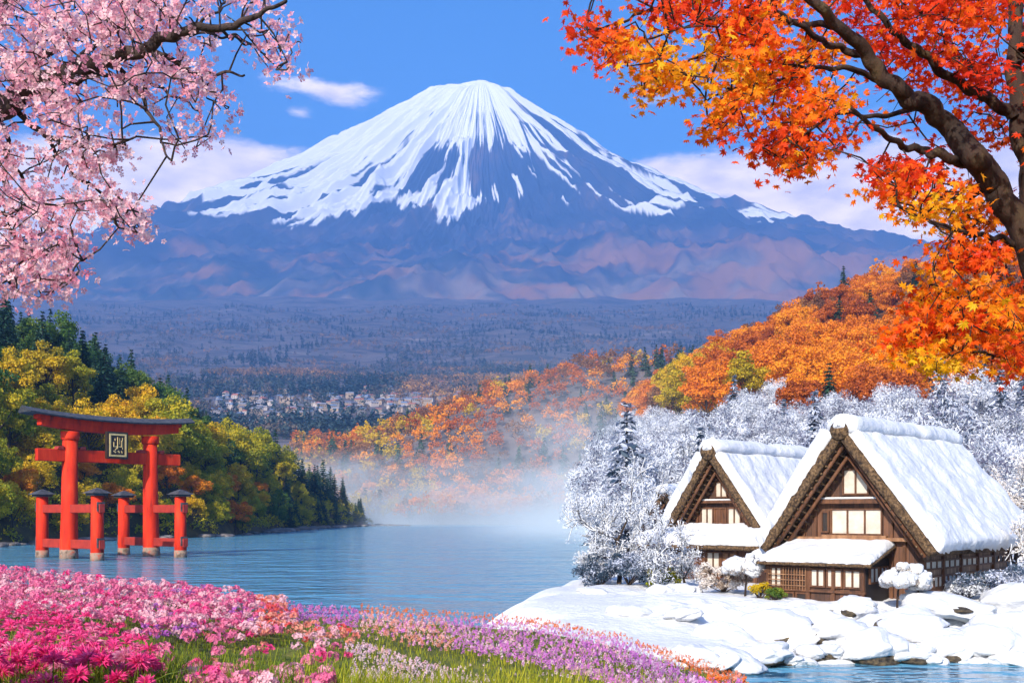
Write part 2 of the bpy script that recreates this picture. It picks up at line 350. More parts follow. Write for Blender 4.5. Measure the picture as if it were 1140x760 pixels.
# ---- wooded headland on the left
SHY = np.array([60,120,162,200,222,260,300,340,380,400,412,430.]); SHX = np.array([-78,-77,-77,-70,-59,-60,-60.5,-59,-54,-51.5,-51,-80.])
def shore_left(y): return np.interp(y, SHY, SHX)+(fbm(np.asarray(y)/9, np.zeros_like(y), 71, 3)-.5)*3.5
def head_z(x, y):
    x = np.asarray(x, float); y = np.asarray(y, float)
    d = shore_left(y)-x
    cap = np.interp(y, [60,120,170,220,260,300,340,375,400,412,425], [20,40,52,52,47,35,21,10,5,2,-2])
    z = -1.2+np.clip(d, -6, 4)*.42
    hill = cap*(1-np.exp(-np.maximum(d-2, 0)/np.maximum(cap*.95, 6)))*1.18
    z = z+np.where(d > 2, np.minimum(hill, cap), 0)
    return z+(fbm(x/16, y/16, 44, 4)-.5)*3.0*sst(2, 14, d)
yr = np.linspace(60, 432, 200); dx = np.concatenate([np.linspace(-6, 12, 30), np.linspace(14, 220, 60)])
YY = yr[:,None]*np.ones((1,len(dx))); XX = shore_left(yr)[:,None]-dx[None,:]
v, f = grid_mesh(XX, YY, head_z(XX, YY)); f = f[:, ::-1]
M['floor'] = surf('forest_floor', [(.35,(.035,.028,.014)),(.6,(.09,.065,.022)),(.75,(.20,.14,.03))], .25, .95, .6, 1.2, bdist=.4)
tag(nobj('hill', npmesh('headland', v, f, M['floor'], smooth=True)), kind='structure')

# ---- hill on the right
def hillr_z(x, y):
    x = np.asarray(x, float); y = np.asarray(y, float)
    ramp_ = np.interp(y, [70,88,110,150,200,270,330,400,480], [1.0,1.3,5,13,24,47,74,108,118])
    d = x-.067*y
    fct = np.where(d > 0, 1-np.exp(-np.maximum(d, 0)/(13+.02*y)), 0)
    cap = np.interp(x, [5,28,47,69,91,118,132,170,260], [8,22,37,46,62,84,96,115,130])
    z = ramp_*fct; cap = cap*1.15; z = cap*np.tanh(z/cap)
    z = z - 1.5*(1-sst(-2, 3, d))
    z = z+(fbm(x/30, y/30, 144, 4)-.5)*6*sst(95, 180, y)*sst(0, 20, d)
    return z
yr = np.linspace(72, 480, 220); dx = np.concatenate([np.linspace(-5, 20, 40), np.linspace(22, 420, 150)])
YY = yr[:,None]*np.ones((1,len(dx))); XX = .067*YY+dx[None,:]
ZZ = hillr_z(XX, YY); ZZ[0,:] = -.4
v, f = grid_mesh(XX, YY, ZZ)
snowc = (1-sst(17, 33, ZZ+(fbm(XX/12, YY/12, 9, 3)-.5)*14))
m, t, o = newmat('hill_snow_to_leaf_litter')
a = nd(t, 'ShaderNodeAttribute', attribute_name='snow'); g = t.nodes.new('ShaderNodeNewGeometry')
n = nd(t, 'ShaderNodeTexNoise', i_Scale=.3, i_Detail=6.0); t.links.new(g.outputs['Position'], n.inputs['Vector'])
mx2 = t.nodes.new('ShaderNodeMixRGB'); t.links.new(a.outputs['Fac'], mx2.inputs[0]); t.links.new(ramp(t, n.outputs['Fac'], [(.35,(.05,.025,.012)),(.7,(.24,.10,.02))]), mx2.inputs[1]); mx2.inputs[2].default_value = (.8,.82,.87,1)
b = nd(t, 'ShaderNodeBsdfPrincipled', i_Roughness=.9); t.links.new(mx2.outputs[0], b.inputs['Base Color']); t.links.new(b.outputs[0], o.inputs[0])
tag(nobj('hillside', npmesh('hillside', v, f, m, {'snow':('POINT', snowc.ravel())}, smooth=True)), kind='structure')

# ---- snowy village ground
def xshore(y): return np.interp(y, [28,35,45,58,61,72,85,110], [-2.4,-2.0,-1.3,.9,2.2,4.4,5.7,7.4])+(fbm(np.asarray(y)/4, np.zeros_like(y), 90, 4)-.5)*4.0
def snow_z(x, y):
    x = np.asarray(x, float); y = np.asarray(y, float)
    ys = np.interp(x, [-3,4,7,9,12,16,22,30,60], [31,32.5,33.6,35.4,36.0,36.0,35.6,36.0,36.5])+(fbm(x/2.2, y*0, 91, 4)-.5)*2.0
    d = y-ys; e = x-xshore(y)
    z = -.7+.85*sst(-1.6, .5, d)+.50*sst(.3, 3.0, d)+.40*sst(4, 8.5, d)+.25*sst(40, 46, y)
    mound = (fbm(x/1.5, y/1.2, 92, 3)-.42)*1.5*sst(.2, 1.5, d)*(1-.75*sst(42.5, 45, y))*sst(6.5, 10, x+(y-35)*.3)
    shelf = np.where(x < 8.5, 1, 0)
    z = z+np.maximum(mound, -.1)+(fbm(x/4, y/4, 95, 3)-.5)*.25*sst(0, 3, d)
    ch = np.exp(-((y-41.2-(x-20)*.03-(fbm(x/3, y*0, 12, 2)-.5)*1.0)/.75)**2)*sst(14.5, 17.5, x)
    z = z*(1-ch)+ch*.25
    z = z-(z+.9)*(1-sst(-1.2, 3.4, e))
    return z
yr = np.concatenate([np.linspace(29, 50, 190), np.linspace(50.3, 90, 90)]); xr = np.concatenate([np.linspace(-6, 26, 300), np.linspace(26.4, 80, 90)])
XX, YY = np.meshgrid(xr, yr)
ZZ = snow_z(XX, YY)
ZZ = np.where(YY > 80, np.minimum(ZZ, 1.2-(YY-80)*.25), ZZ)
v, f = grid_mesh(XX, YY, ZZ)
tag(nobj('snow_ground', npmesh('snow_ground', v, f, M['snow'], smooth=True)), kind='structure')

# ---- flower meadow bank we stand on
def meadow_z(x, y):
    x = np.asarray(x, float); y = np.asarray(y, float)
    top = np.interp(x, [-30,-14,-12,-8.5,-5.6,-2.5,.6,2.5,4.4,6,7.2,9,14], [3.45,3.40,3.30,2.95,2.62,2.30,2.02,1.66,1.05,.50,.0,-.8,-1.2])
    near = 3.4*np.ones_like(top)
    k = sst(7.5, 15, y)
    z = near*(1-k)+np.minimum(top, near)*k
    edge = np.interp(x, [-30,-12,-5.6,0,4.4,7,9], [25,25,25.5,26.5,27.5,30,31])
    z = z-(z+1.2)*sst(0, 5.5, y-edge)
    return z+(fbm(x/2.5, y/2.5, 51, 4)-.5)*.22
xr = np.linspace(-30, 26, 340); yr = np.concatenate([np.linspace(-14, 5, 30), np.linspace(5.2, 37, 220)])
XX, YY = np.meshgrid(xr, yr); v, f = grid_mesh(XX, YY, meadow_z(XX, YY))
M['soil'] = surf('meadow_turf', [(.3,(.030,.040,.008)),(.55,(.10,.12,.012)),(.75,(.24,.20,.03))], 1.6, .95, .7, 12, bdist=.05)
tag(nobj('meadow', npmesh('meadow', v, f, M['soil'], smooth=True)), kind='structure')
# ground under and behind it all (lake bed, one wide sheet to the horizon)
mb = MB(); mb.add([(-14000,-400,-3.2),(14000,-400,-3.2),(14000,11000,-3.2),(-14000,11000,-3.2)], [(0,1,2,3)])
tag(mb.build('ground', M['floor']), kind='structure')

# ---- water
m, t, o = newmat('lake_water')
g = t.nodes.new('ShaderNodeNewGeometry')
mp1 = t.nodes.new('ShaderNodeMapping'); mp1.inputs['Scale'].default_value = (.40,.62,1); t.links.new(g.outputs['Position'], mp1.inputs[0])
n1 = nd(t, 'ShaderNodeTexNoise', i_Scale=.8, i_Detail=3.5, i_Roughness=.55); t.links.new(mp1.outputs[0], n1.inputs['Vector'])
mp3 = t.nodes.new('ShaderNodeMapping'); mp3.inputs['Scale'].default_value = (.06,.14,1); t.links.new(g.outputs['Position'], mp3.inputs[0])
n3 = nd(t, 'ShaderNodeTexNoise', i_Scale=1.0, i_Detail=3.0); t.links.new(mp3.outputs[0], n3.inputs['Vector'])
hgt = wmath(t, 'ADD', n1.outputs['Fac'], wmath(t, 'MULTIPLY', n3.outputs['Fac'], 1.2))
bp = nd(t, 'ShaderNodeBump', i_Strength=1.0, i_Distance=.85); t.links.new(hgt, bp.inputs['Height'])
b = nd(t, 'ShaderNodeBsdfPrincipled', i_Roughness=.12); b.inputs['Base Color'].default_value = (.08,.24,.36,1); b.inputs['IOR'].default_value = 1.33
t.links.new(bp.outputs[0], b.inputs['Normal']); t.links.new(b.outputs[0], o.inputs[0])
mb = MB(); mb.add([(-900,-60,0),(900,-60,0),(900,530,0),(-900,530,0)], [(0,1,2,3)])
tag(mb.build('lake_water', m), kind='structure')
mb = MB(); mb.add([(14.2,39.2,.42),(40,39.9,.42),(40,43.6,.42),(14.2,42.6,.42)], [(0,1,2,3)])
tag(mb.build('stream_water', m), kind='structure')

# ---- haze (closed box round everything) and mist banks on the lake
def volmat(name, col, dens, aniso=0.0):
    m, t, o = newmat(name)
    pv = nd(t, 'ShaderNodeVolumePrincipled', i_Density=dens, i_Anisotropy=aniso); pv.inputs['Color'].default_value = (*col, 1)
    t.links.new(pv.outputs[0], o.inputs['Volume']); return m
mb = MB(); mb.box(-14100, 14100, -420, 11050, -4.2, 3700)
tag(mb.build('haze', volmat('haze', (.20,.45,1.0), 1.2e-4)), kind='stuff')
m, t, o = newmat('mist')
g = t.nodes.new('ShaderNodeNewGeometry'); sp = t.nodes.new('ShaderNodeSeparateXYZ'); t.links.new(g.outputs['Position'], sp.inputs[0])
mpn = t.nodes.new('ShaderNodeMapping'); mpn.inputs['Scale'].default_value = (.016,.014,.055); t.links.new(g.outputs['Position'], mpn.inputs[0])
nn = nd(t, 'ShaderNodeTexNoise', i_Scale=1.0, i_Detail=3.5, i_Roughness=.55); t.links.new(mpn.outputs[0], nn.inputs['Vector'])
def mr(v, a, b_, c=0., d=1.):
    n = t.nodes.new('ShaderNodeMapRange'); n.interpolation_type = 'SMOOTHSTEP'; t.links.new(v, n.inputs[0])
    for k, q in zip((1, 2, 3, 4), (a, b_, c, d)): n.inputs[k].default_value = q
    return n.outputs[0]
zf = wmath(t, 'EXPONENT', wmath(t, 'MULTIPLY', sp.outputs[2], -1/12.))
zt = mr(sp.outputs[2], 40, 10)
low = wmath(t, 'EXPONENT', wmath(t, 'MULTIPLY', sp.outputs[2], -1/3.0))
nf = mr(nn.outputs['Fac'], .34, .66)
far = mr(sp.outputs[1], 350, 450)
side = wmath(t, 'SUBTRACT', sp.outputs[0], wmath(t, 'MULTIPLY', sp.outputs[1], .062)); side = wmath(t, 'DIVIDE', side, 16.)
side = wmath(t, 'MULTIPLY', wmath(t, 'EXPONENT', wmath(t, 'MULTIPLY', wmath(t, 'MULTIPLY', side, side), -1.0)), mr(sp.outputs[1], 110, 260, 0., .55))
reg = wmath(t, 'MAXIMUM', far, side)
dn = wmath(t, 'ADD', wmath(t, 'MULTIPLY', nf, wmath(t, 'MULTIPLY', wmath(t, 'ADD', wmath(t, 'MULTIPLY', zf, .6), .4), zt)), wmath(t, 'MULTIPLY', low, .9))
dn = wmath(t, 'MULTIPLY', wmath(t, 'MULTIPLY', dn, reg), .029)
edge = wmath(t, 'MULTIPLY', mr(sp.outputs[0], -215, -150), mr(sp.outputs[0], 165, 110)); dn = wmath(t, 'MULTIPLY', dn, wmath(t, 'MULTIPLY', edge, mr(sp.outputs[1], 655, 600)))
pv = nd(t, 'ShaderNodeVolumePrincipled'); pv.inputs['Color'].default_value = (.84,.93,1.0,1); t.links.new(dn, pv.inputs['Density']); t.links.new(pv.outputs[0], o.inputs['Volume'])
mb = MB(); mb.box(-220, 170, 105, 660, .03, 48)
tag(mb.build('mist', m), kind='stuff')
# ================================================================== TREES
rng = np.random.default_rng(7)
def unit(a): return a/np.maximum(np.linalg.norm(a, axis=-1, keepdims=True), 1e-9)
def leaves_from(C, Nrm, size, aspect, tint, rg, long_dir=None):
    """rhombic leaf clumps: centres C, normals Nrm"""
    n = len(C); r = rg.normal(size=(n, 3)) if long_dir is None else long_dir
    a = unit(r-(r*Nrm).sum(1, keepdims=True)*Nrm); b = np.cross(Nrm, a)
    s = (size*np.ones(n))[:, None]*rg.uniform(.7, 1.3, (n, 1))
    V = np.stack([C-a*s, C+b*s*aspect, C+a*s, C-b*s*aspect], 1).reshape(-1, 3)
    Fc = np.arange(n*4).reshape(n, 4); return V, Fc, tint
def crown_cloud(rg, Rr, Hh, zc, nclump, nleaf, leaf, top=1.0, aspect=.62, spread=(.24,.40), sq=.85):
    """broadleaf crown: lobed clumps round an ellipsoid with gaps"""
    d = unit(rg.normal(size=(nclump, 3))); d[:, 2] = np.where(d[:, 2] < -.55, -d[:, 2]*.6, d[:, 2])
    rad = rg.uniform(.35, .92, nclump)**.6
    lob = 1+.22*np.sin(np.arctan2(d[:, 1], d[:, 0])*3+rg.uniform(0, 6))
    P = d*rad[:, None]*np.array([Rr, Rr, Hh])*lob[:, None]; P[:, 2] += zc
    cr_ = rg.uniform(*spread, nclump)*Rr
    ct = rg.uniform(0, 1, nclump)
    k = rg.integers(0, nclump, nleaf)
    ld = unit(rg.normal(size=(nleaf, 3))); ld[:, 2] = np.abs(ld[:, 2])*np.where(rg.random(nleaf) < .75, 1, -.6)
    C = P[k]+ld*cr_[k][:, None]*rg.uniform(.55, 1.05, (nleaf, 1))*np.array([1, 1, sq])
    Nn = unit(ld*.8+rg.normal(size=(nleaf, 3))*.6)
    tint = np.clip(.55*ct[k]+.45*rg.random(nleaf), 0, 1)
    return leaves_from(C, Nn, leaf, aspect, tint, rg), P
def branch_segs(rg, p, d, ln, r, depth, out, up=.15, split=(2, 4), shrink=.72, wob=.25, nseg=3, ang=.65, rmin=.004):
    p = np.array(p, float); d = np.array(d, float); r0 = r
    for s in range(nseg):
        d2 = unit(d+rg.normal(size=3)*wob*.5+np.array([0, 0, up*.3]))
        q = p+d2*ln/nseg; r1 = max(r0*(.86 if depth > 0 else .7), rmin)
        out.append((p, q, r0, r1, depth)); p, d, r0 = q, d2, r1
        if depth > 0 and s < nseg-1 and rg.random() < .7:
            dd = unit(d+rg.normal(size=3)*ang*1.2+np.array([0, 0, up]))
            branch_segs(rg, p, dd, ln*shrink*.8, r0*.6, depth-1, out, up, split, shrink, wob, nseg, ang, rmin)
    if depth > 0:
        for i in range(rg.integers(*split)):
            dd = unit(d+rg.normal(size=3)*ang+np.array([0, 0, up]))
            branch_segs(rg, p, dd, ln*shrink, r0*.72, depth-1, out, up, split, shrink, wob, nseg, ang, rmin)
def segs_mesh(segs, n=5, rs=1.0, off=None, rmin=0.0):
    """tapered prisms for a list of segments -> verts, quad faces"""
    P0 = np.array([s[0] for s in segs]); P1 = np.array([s[1] for s in segs]); R0 = np.maximum(np.array([s[2] for s in segs])*rs, rmin); R1 = np.maximum(np.array([s[3] for s in segs])*rs, rmin)
    D = unit(P1-P0); ref = np.where(np.abs(D[:, 2:3]) > .9, np.array([[1., 0, 0]]), np.array([[0, 0, 1.]]))
    A = unit(np.cross(D, ref)); B = np.cross(A, D)
    P0 = P0-D*R0[:, None]*.3; P1 = P1+D*R1[:, None]*.3
    if off is not None: P0 = P0+off(P0, R0); P1 = P1+off(P1, R1)
    t = np.arange(n)*2*np.pi/n; c = np.cos(t)[None, :, None]; s = np.sin(t)[None, :, None]
    V0 = P0[:, None]+(A[:, None]*c+B[:, None]*s)*R0[:, None, None]; V1 = P1[:, None]+(A[:, None]*c+B[:, None]*s)*R1[:, None, None]
    V = np.concatenate([V0, V1], 1).reshape(-1, 3)
    i = np.arange(len(segs))[:, None]*2*n; k = np.arange(n)[None]
    Fq = np.stack([i+k, i+(k+1) % n, i+n+(k+1) % n, i+n+k], -1).reshape(-1, 4)
    return V, Fq
def trunk_mesh(name, rg, h, r, P, mat, nl=9):
    segs = []; top = np.array([rg.normal()*.3, rg.normal()*.3, h*.62]); mid = np.array([rg.normal()*.15, rg.normal()*.15, h*.3])
    segs += [(np.array([0, 0, -1.2]), np.array([0, 0, .4]), r*1.35, r, 2), (np.array([0, 0, .4]), mid, r, r*.8, 2), (mid, top, r*.8, r*.45, 1)]
    idx = rg.choice(len(P), min(nl, len(P)), replace=False)
    for k in idx:
        s = rg.uniform(0, 1); b0 = mid*(1-s)+top*s; m2 = (b0+P[k])*.5+np.array([0, 0, -.3])
        segs += [(b0, m2, r*.4, r*.25, 0), (m2, P[k], r*.25, r*.1, 0)]
    V, Fq = segs_mesh(segs, 7); return npmesh(name, V, Fq, mat, smooth=True)
def make_broad(seed, h, Rr, nleaf, leaf, **kw):
    rg = np.random.default_rng(seed)
    zc = h*.60; (V, Fq, T), P = crown_cloud(rg, Rr, h*.40, zc, kw.pop('nclump', 46), nleaf, leaf, **kw)
    return V, Fq, T, P, rg
def make_conifer(seed, h, rb, tiers=17, per=13, leaf=.42):
    rg = np.random.default_rng(seed); Cs = []; Ns = []; Ds = []; Ts = []
    for i in range(tiers):
        f = i/(tiers-1); z = h*(.12+.86*f); rr = rb*(1-f)**.85*rg.uniform(.82, 1.12)+.15
        nb = max(4, int(per*(1-f*.55)))
        for b_ in range(nb):
            a = 2*np.pi*(b_+rg.random())/nb; ln = rr*rg.uniform(.7, 1.12); dirv = np.array([np.cos(a), np.sin(a), 0]); tn = rg.random()
            for s in np.arange(.25, 1.01, max(.12, .45/max(ln, .5))):
                p = dirv*ln*s+np.array([0, 0, z-.28*ln*s*s]); side = np.array([-dirv[1], dirv[0], 0])
                for sg in (-1, 1):
                    Cs.append(p+side*sg*leaf*.5*(1.2-s)+rg.normal(size=3)*.1); Ns.append(unit(np.array([0, 0, 1.])+rg.normal(size=3)*.45+dirv*.3)); Ds.append(dirv*.8+side*sg*.6+np.array([0, 0, -.35])+rg.normal(size=3)*.2); Ts.append(.5*tn+.5*rg.random())
    V, Fq, T = leaves_from(np.array(Cs), np.array(Ns), leaf, .42, np.array(Ts), rg, np.array(Ds))
    segs = [(np.array([0, 0, -1.]), np.array([0, 0, h*.5]), .28, .18, 1), (np.array([0, 0, h*.5]), np.array([0, 0, h*.97]), .18, .03, 1)]
    tv, tf = segs_mesh(segs, 7); return (V, Fq, T), (tv, tf)

PROTO = {}
def protos(kind, mk, mats, n):
    PROTO[kind] = []
    for i in range(n):
        PROTO[kind].append(mk(i, mats))
def mk_leafy(seed, h, Rr, nleaf, leaf, **kw):
    V, Fq, T, P, rg = make_broad(seed, h, Rr, nleaf, leaf, **kw)
    return V, Fq, T, P, rg, h
base_geo = [mk_leafy(100+i, 12+i*.6, 4.6+.35*(i % 3), 6200, .25) for i in range(4)]
con_geo = [make_conifer(200+i, 14+i*1.2, 3.5+.35*i, 19, 15, .46) for i in range(3)]
def mesh_pair(kind, V, Fq, T, P, rg, h, fol, bark=None):
    cm = npmesh(kind+'_crown', V, Fq, fol, {'tint': ('FACE', T)})
    tm = trunk_mesh(kind+'_trunk', rg, h, .26, P, bark or M['bark'], 12); return cm, tm
for kind in ('yellow', 'yellowgreen', 'green', 'orange', 'rust', 'brown'):
    PROTO[kind] = [mesh_pair(kind, *g_, FOL[kind]) for g_ in base_geo]
PROTO['conifer'] = [(npmesh('conifer_crown', *c[:2], FOL['conifer'], {'tint': ('FACE', c[2])}), npmesh('conifer_trunk', *tr, M['bark'])) for c, tr in con_geo]
PROTO['frost_pine'] = [(npmesh('frost_pine_crown', *c[:2], FOL['frost_dark'], {'tint': ('FACE', c[2])}), npmesh('frost_pine_trunk', *tr, M['bark'])) for c, tr in con_geo]
# frosted bare trees: twiggy crowns
M['bark_frost'] = surf('frosted_bark', [(.35,(.10,.08,.08)),(.55,(.5,.5,.53)),(.75,(.75,.76,.80))], 2, .9, .3, 8)
def mk_frost(seed, h, Rr, nleaf=6500):
    rg = np.random.default_rng(seed)
    (V, Fq, T), P = crown_cloud(rg, Rr, h*.42, h*.56, 60, nleaf, .26, aspect=.22, spread=(.22, .42), sq=.9)
    segs = []
    branch_segs(rg, (0, 0, h*.2), (0, 0, 1), h*.26, .15, 3, segs, up=.2, ang=.6)
    segs.append((np.array([0, 0, -1.]), np.array([0, 0, h*.2]), .22, .15, 3))
    v2, f2 = segs_mesh(segs, 4, rmin=.02)
    return npmesh('frosted_crown', V, Fq, FOL['frost'], {'tint': ('FACE', T)}), npmesh('frosted_trunk', v2, f2, M['bark_frost'])
PROTO['frost'] = [mk_frost(300+i, 10+i*.8, 4.2+.3*i) for i in range(4)]

TREES = []   # (x, y, r)
def place_tree(kind, x, y, z, s, label, cat, group, names={}):
    nm = {'yellow': 'autumn_tree', 'yellowgreen': 'autumn_tree', 'green': 'broadleaf_tree', 'orange': 'autumn_tree', 'rust': 'autumn_tree', 'brown': 'bare_tree', 'conifer': 'conifer_tree', 'frost_pine': 'snowy_conifer', 'frost': 'snowy_tree'}[kind]
    pr = PROTO[kind]; cm, tm = pr[int(rng.integers(len(pr)))]
    e = empty(nm, (x, y, z), rng.uniform(0, 6.28), label, cat, group); e.scale = (s*rng.uniform(.9, 1.12), s*rng.uniform(.9, 1.12), s*rng.uniform(.9, 1.12))
    nobj('crown', cm, e); nobj('trunk', tm, e); return e
def scatter(gen, n, dmin, seed, tries=40000):
    rg = np.random.default_rng(seed); pts = []
    cell = {}
    for _ in range(tries):
        if len(pts) >= n: break
        p = gen(rg)
        if p is None: continue
        dm = dmin(p) if callable(dmin) else dmin
        key = (int(p[0]//8), int(p[1]//8)); ok = True
        for a in (-1, 0, 1):
            for b_ in (-1, 0, 1):
                for q in cell.get((key[0]+a, key[1]+b_), ()):
                    if (q[0]-p[0])**2+(q[1]-p[1])**2 < dm*dm: ok = False; break
                if not ok: break
            if not ok: break
        if ok: pts.append(p); cell.setdefault(key, []).append(p)
    return pts
def toppx(x, y, z): return 570+x/y*F, 570-(z-EYE)/y*F
def merge_crowns(pts, geos, scale, rg, keep):
    Vs = []; Fs = []; Ts = []; nb = 0
    for (x, y, z, s) in pts:
        V, Fq, T = geos[int(rg.integers(len(geos)))]; nq = len(Fq); sel = rg.choice(nq, min(keep, nq), replace=False)
        q = V.reshape(-1, 4, 3)[sel]; c = q.mean(1, keepdims=True); q = c+(q-c)*scale
        a = rg.uniform(0, 6.28); ca, sa = np.cos(a), np.sin(a); q = q@np.array([[ca, sa, 0], [-sa, ca, 0], [0, 0, 1]])
        q = q*s+np.array([x, y, z]); Vs.append(q.reshape(-1, 3)); Ts.append(np.clip(T[sel]*.5+rg.random()*.5, 0, 1))
    V = np.concatenate(Vs); return V, np.arange(len(V)).reshape(-1, 4), np.concatenate(Ts)
# ---- headland
def gen_head(rg):
    y = rg.uniform(120, 408); x = float(shore_left(y))-rg.uniform(2.0, 75)**1.0
    px = 570+x/y*F
    if px < -60 or px > 425: return None
    return (x, y)
hp = scatter(gen_head, 290, lambda p: 4.6 if float(shore_left(p[1]))-p[0] < 12 else 6.2, 11)
for (x, y) in hp:
    z = float(head_z(x, y)); d = float(shore_left(y))-x; px, py = toppx(x, y, z+10)
    g_ = float(fbm(x/28, y/28, 500, 2)); u = rng.random()
    canopy = np.interp(px, [-60,0,50,100,150,190,240,300,350,390,415,430], [335,338,350,372,395,415,440,480,520,545,562,575])
    near_top = py-canopy < 42
    if px > 235: kind = 'conifer' if u < (.85 if near_top else .42) else ('green' if u < .78 else 'yellowgreen')
    elif near_top: kind = 'conifer' if u < .85 else 'green'
    elif g_ > .46: kind = 'yellow' if u < .45 else ('yellowgreen' if u < .9 else 'green')
    else: kind = 'green' if u < .28 else ('yellowgreen' if u < .75 else ('conifer' if u < .85 else 'yellow'))
    if d < 9 and px < 290: kind = 'yellow' if u < .4 else ('yellowgreen' if u < .85 else 'orange')
    s = rng.uniform(.82, 1.15)*(1.0 if d > 9 else .60)
    if kind == 'conifer': s *= .88
    # keep the ridge skyline near the wanted height
    place = 'at the tip of the headland' if px > 370 else ('on the dark slope of the headland' if px > 235 else ('on the headland behind the red gate' if px > 30 else 'at the left end of the headland'))
    if d < 9: place = 'at the water edge of the headland' + (' behind the red gate' if px < 235 else ' past the red gate')
    elif near_top: place = 'on the headland ridge line' + (' above the gate' if px < 235 else ' sloping down to its tip')
    col = {'yellow': 'golden yellow broadleaf tree', 'yellowgreen': 'yellow-green broadleaf tree', 'green': 'dark green broadleaf tree', 'conifer': 'dark pointed conifer', 'orange': 'orange-tinged shoreline tree'}[kind]
    place_tree(kind, x, y, z-.2, s, col+' '+place, 'tree', 'trees of the wooded headland')
bush = scatter(lambda rg: gen_head(rg), 1500, 2.2, 14)
V, Fq, T = merge_crowns([(x, y, float(head_z(x, y))-1.2, rng.uniform(.26, .42)) for (x, y) in bush], [(g_[0], g_[1], g_[2]) for g_ in base_geo], 2.4, np.random.default_rng(3), 130)
tag(nobj('undergrowth', npmesh('undergrowth', V, Fq, FOL['yellowgreen'], {'tint': ('FACE', T)})), kind='stuff')
# ---- right hill: frosted trees low, autumn trees high
def gen_hill(rg):
    y = rg.uniform(84, 400); d = rg.uniform(1.5, 190); x = .067*y+d; px = 570+x/y*F
    if px > 1190: return None
    return (x, y)
hp = scatter(gen_hill, 1500, lambda p: 4.6+p[1]*.011, 12, 60000)
rows = []
for (x, y) in hp:
    z = float(hillr_z(x, y)); px, py = toppx(x, y, z+9)
    lim = np.interp(px, [600,700,760,850,1000,1140,1200], [470,448,444,430,420,412,408])+(float(fbm(x/14, y/14, 33, 3))-.5)*46
    rows.append((x, y, z, px, py, py < lim))
aut = [r_ for r_ in rows if r_[5]]; fro = [r_ for r_ in rows if not r_[5]]
aut.sort(key=lambda r_: r_[1]); fro.sort(key=lambda r_: r_[1])
fro = [r_ for r_ in fro if r_[4] < 640]
for i, (x, y, z, px, py, _) in enumerate(fro[:300]):
    u = rng.random(); kind = 'frost_pine' if (u < .10 or (px > 1030 and u < .5)) else 'frost'
    wh = 'beyond the left farmhouse roof' if px < 900 and px > 760 else ('beside the lake mist' if px <= 760 else ('above the right farmhouse roof' if px < 1080 else 'behind the far end of the right farmhouse'))
    far = 'low on the hillside ' if y < 150 else 'higher on the hillside '
    place_tree(kind, x, y, z-.2, rng.uniform(.62, 1.0), ('snow-dusted conifer ' if kind == 'frost_pine' else 'frosted bare tree ')+far+wh, 'tree', 'frosted trees on the snowy hillside')
def kind_aut(x, y, px):
    u = rng.random(); g_ = float(fbm(x/24, y/24, 700, 2))
    if g_ > .55: return 'orange' if u < .75 else ('yellow' if u < .88 else 'rust')
    if g_ < .40: return 'rust' if u < .5 else ('brown' if u < .8 else 'conifer')
    return 'orange' if u < .55 else ('rust' if u < .82 else ('brown' if u < .93 else 'conifer'))
for i, (x, y, z, px, py, _) in enumerate(aut[:250]):
    kind = kind_aut(x, y, px)
    if 740 < px < 800 and 400 < py < 450 and rng.random() < .6: kind = 'yellow'
    col = {'orange': 'bright orange autumn tree', 'rust': 'rust red autumn tree', 'yellow': 'golden yellow autumn tree', 'brown': 'brown half-bare tree', 'conifer': 'dark conifer'}[kind]
    wh = 'where the hill meets the mist' if px < 740 else ('above the left farmhouse' if px < 880 else ('above the right farmhouse' if px < 1010 else 'under the maple boughs'))
    far = 'just above the snow line ' if y < 230 else ('midway up the hill ' if y < 300 else 'near the hill crest ')
    place_tree(kind, x, y, z-.2, rng.uniform(.75, 1.1), col+' '+far+wh, 'tree', 'autumn trees on the right hill')
# ---- woods too many to count
leafy = [(g_[0], g_[1], g_[2]) for g_ in base_geo]; coni = [c for c, _ in con_geo]
def gen_mid(rg):
    y = rg.uniform(458, 860); px = rg.uniform(330, 860); x = (px-570)/F*y
    return (x, y)
mid = scatter(gen_mid, 4200, lambda p: 6.6+(p[1]-460)*.010, 21, 90000)
rest = [(r_[0], r_[1]) for r_ in aut[250:]]+[]
groups = {'orange': [], 'rust': [], 'brown': [], 'conifer': [], 'yellow': []}
rg = np.random.default_rng(5)
for (x, y) in mid:
    z = float(far_z(x, y)); px, py = toppx(x, y, z+8); g_ = float(fbm(x/55, y/55, 800, 3)); u = rg.random()
    k = 'orange' if g_ > .52 else ('rust' if g_ > .46 else ('brown' if g_ > .40 else 'conifer'))
    if u < .25: k = ['orange', 'rust', 'brown', 'conifer', 'yellow'][int(rg.integers(5))]
    if px < 480 and k in ('orange', 'rust') and u > .5: k = 'yellow' if u > .75 else 'brown'
    groups[k].append((x, y, z-.5, rg.uniform(.65, 1.1)))
for (x, y) in rest: groups[kind_aut(x, y, 0)].append((x, y, float(hillr_z(x, y))-.3, rg.uniform(.8, 1.1)))
for k, pts in groups.items():
    if not pts: continue
    V, Fq, T = merge_crowns(pts, coni if k == 'conifer' else leafy, 2.5, rg, 230)
    tag(nobj('woods', npmesh('woods', V, Fq, FOL[k], {'tint': ('FACE', T)})), kind='stuff')
if len(fro) > 300:
    V, Fq, T = merge_crowns([(r_[0], r_[1], r_[2], .85) for r_ in fro[300:]], leafy, 1.7, rg, 700)
    tag(nobj('snowy_woods', npmesh('snowy_woods', V, Fq, FOL['frost'], {'tint': ('FACE', T)})), kind='stuff')
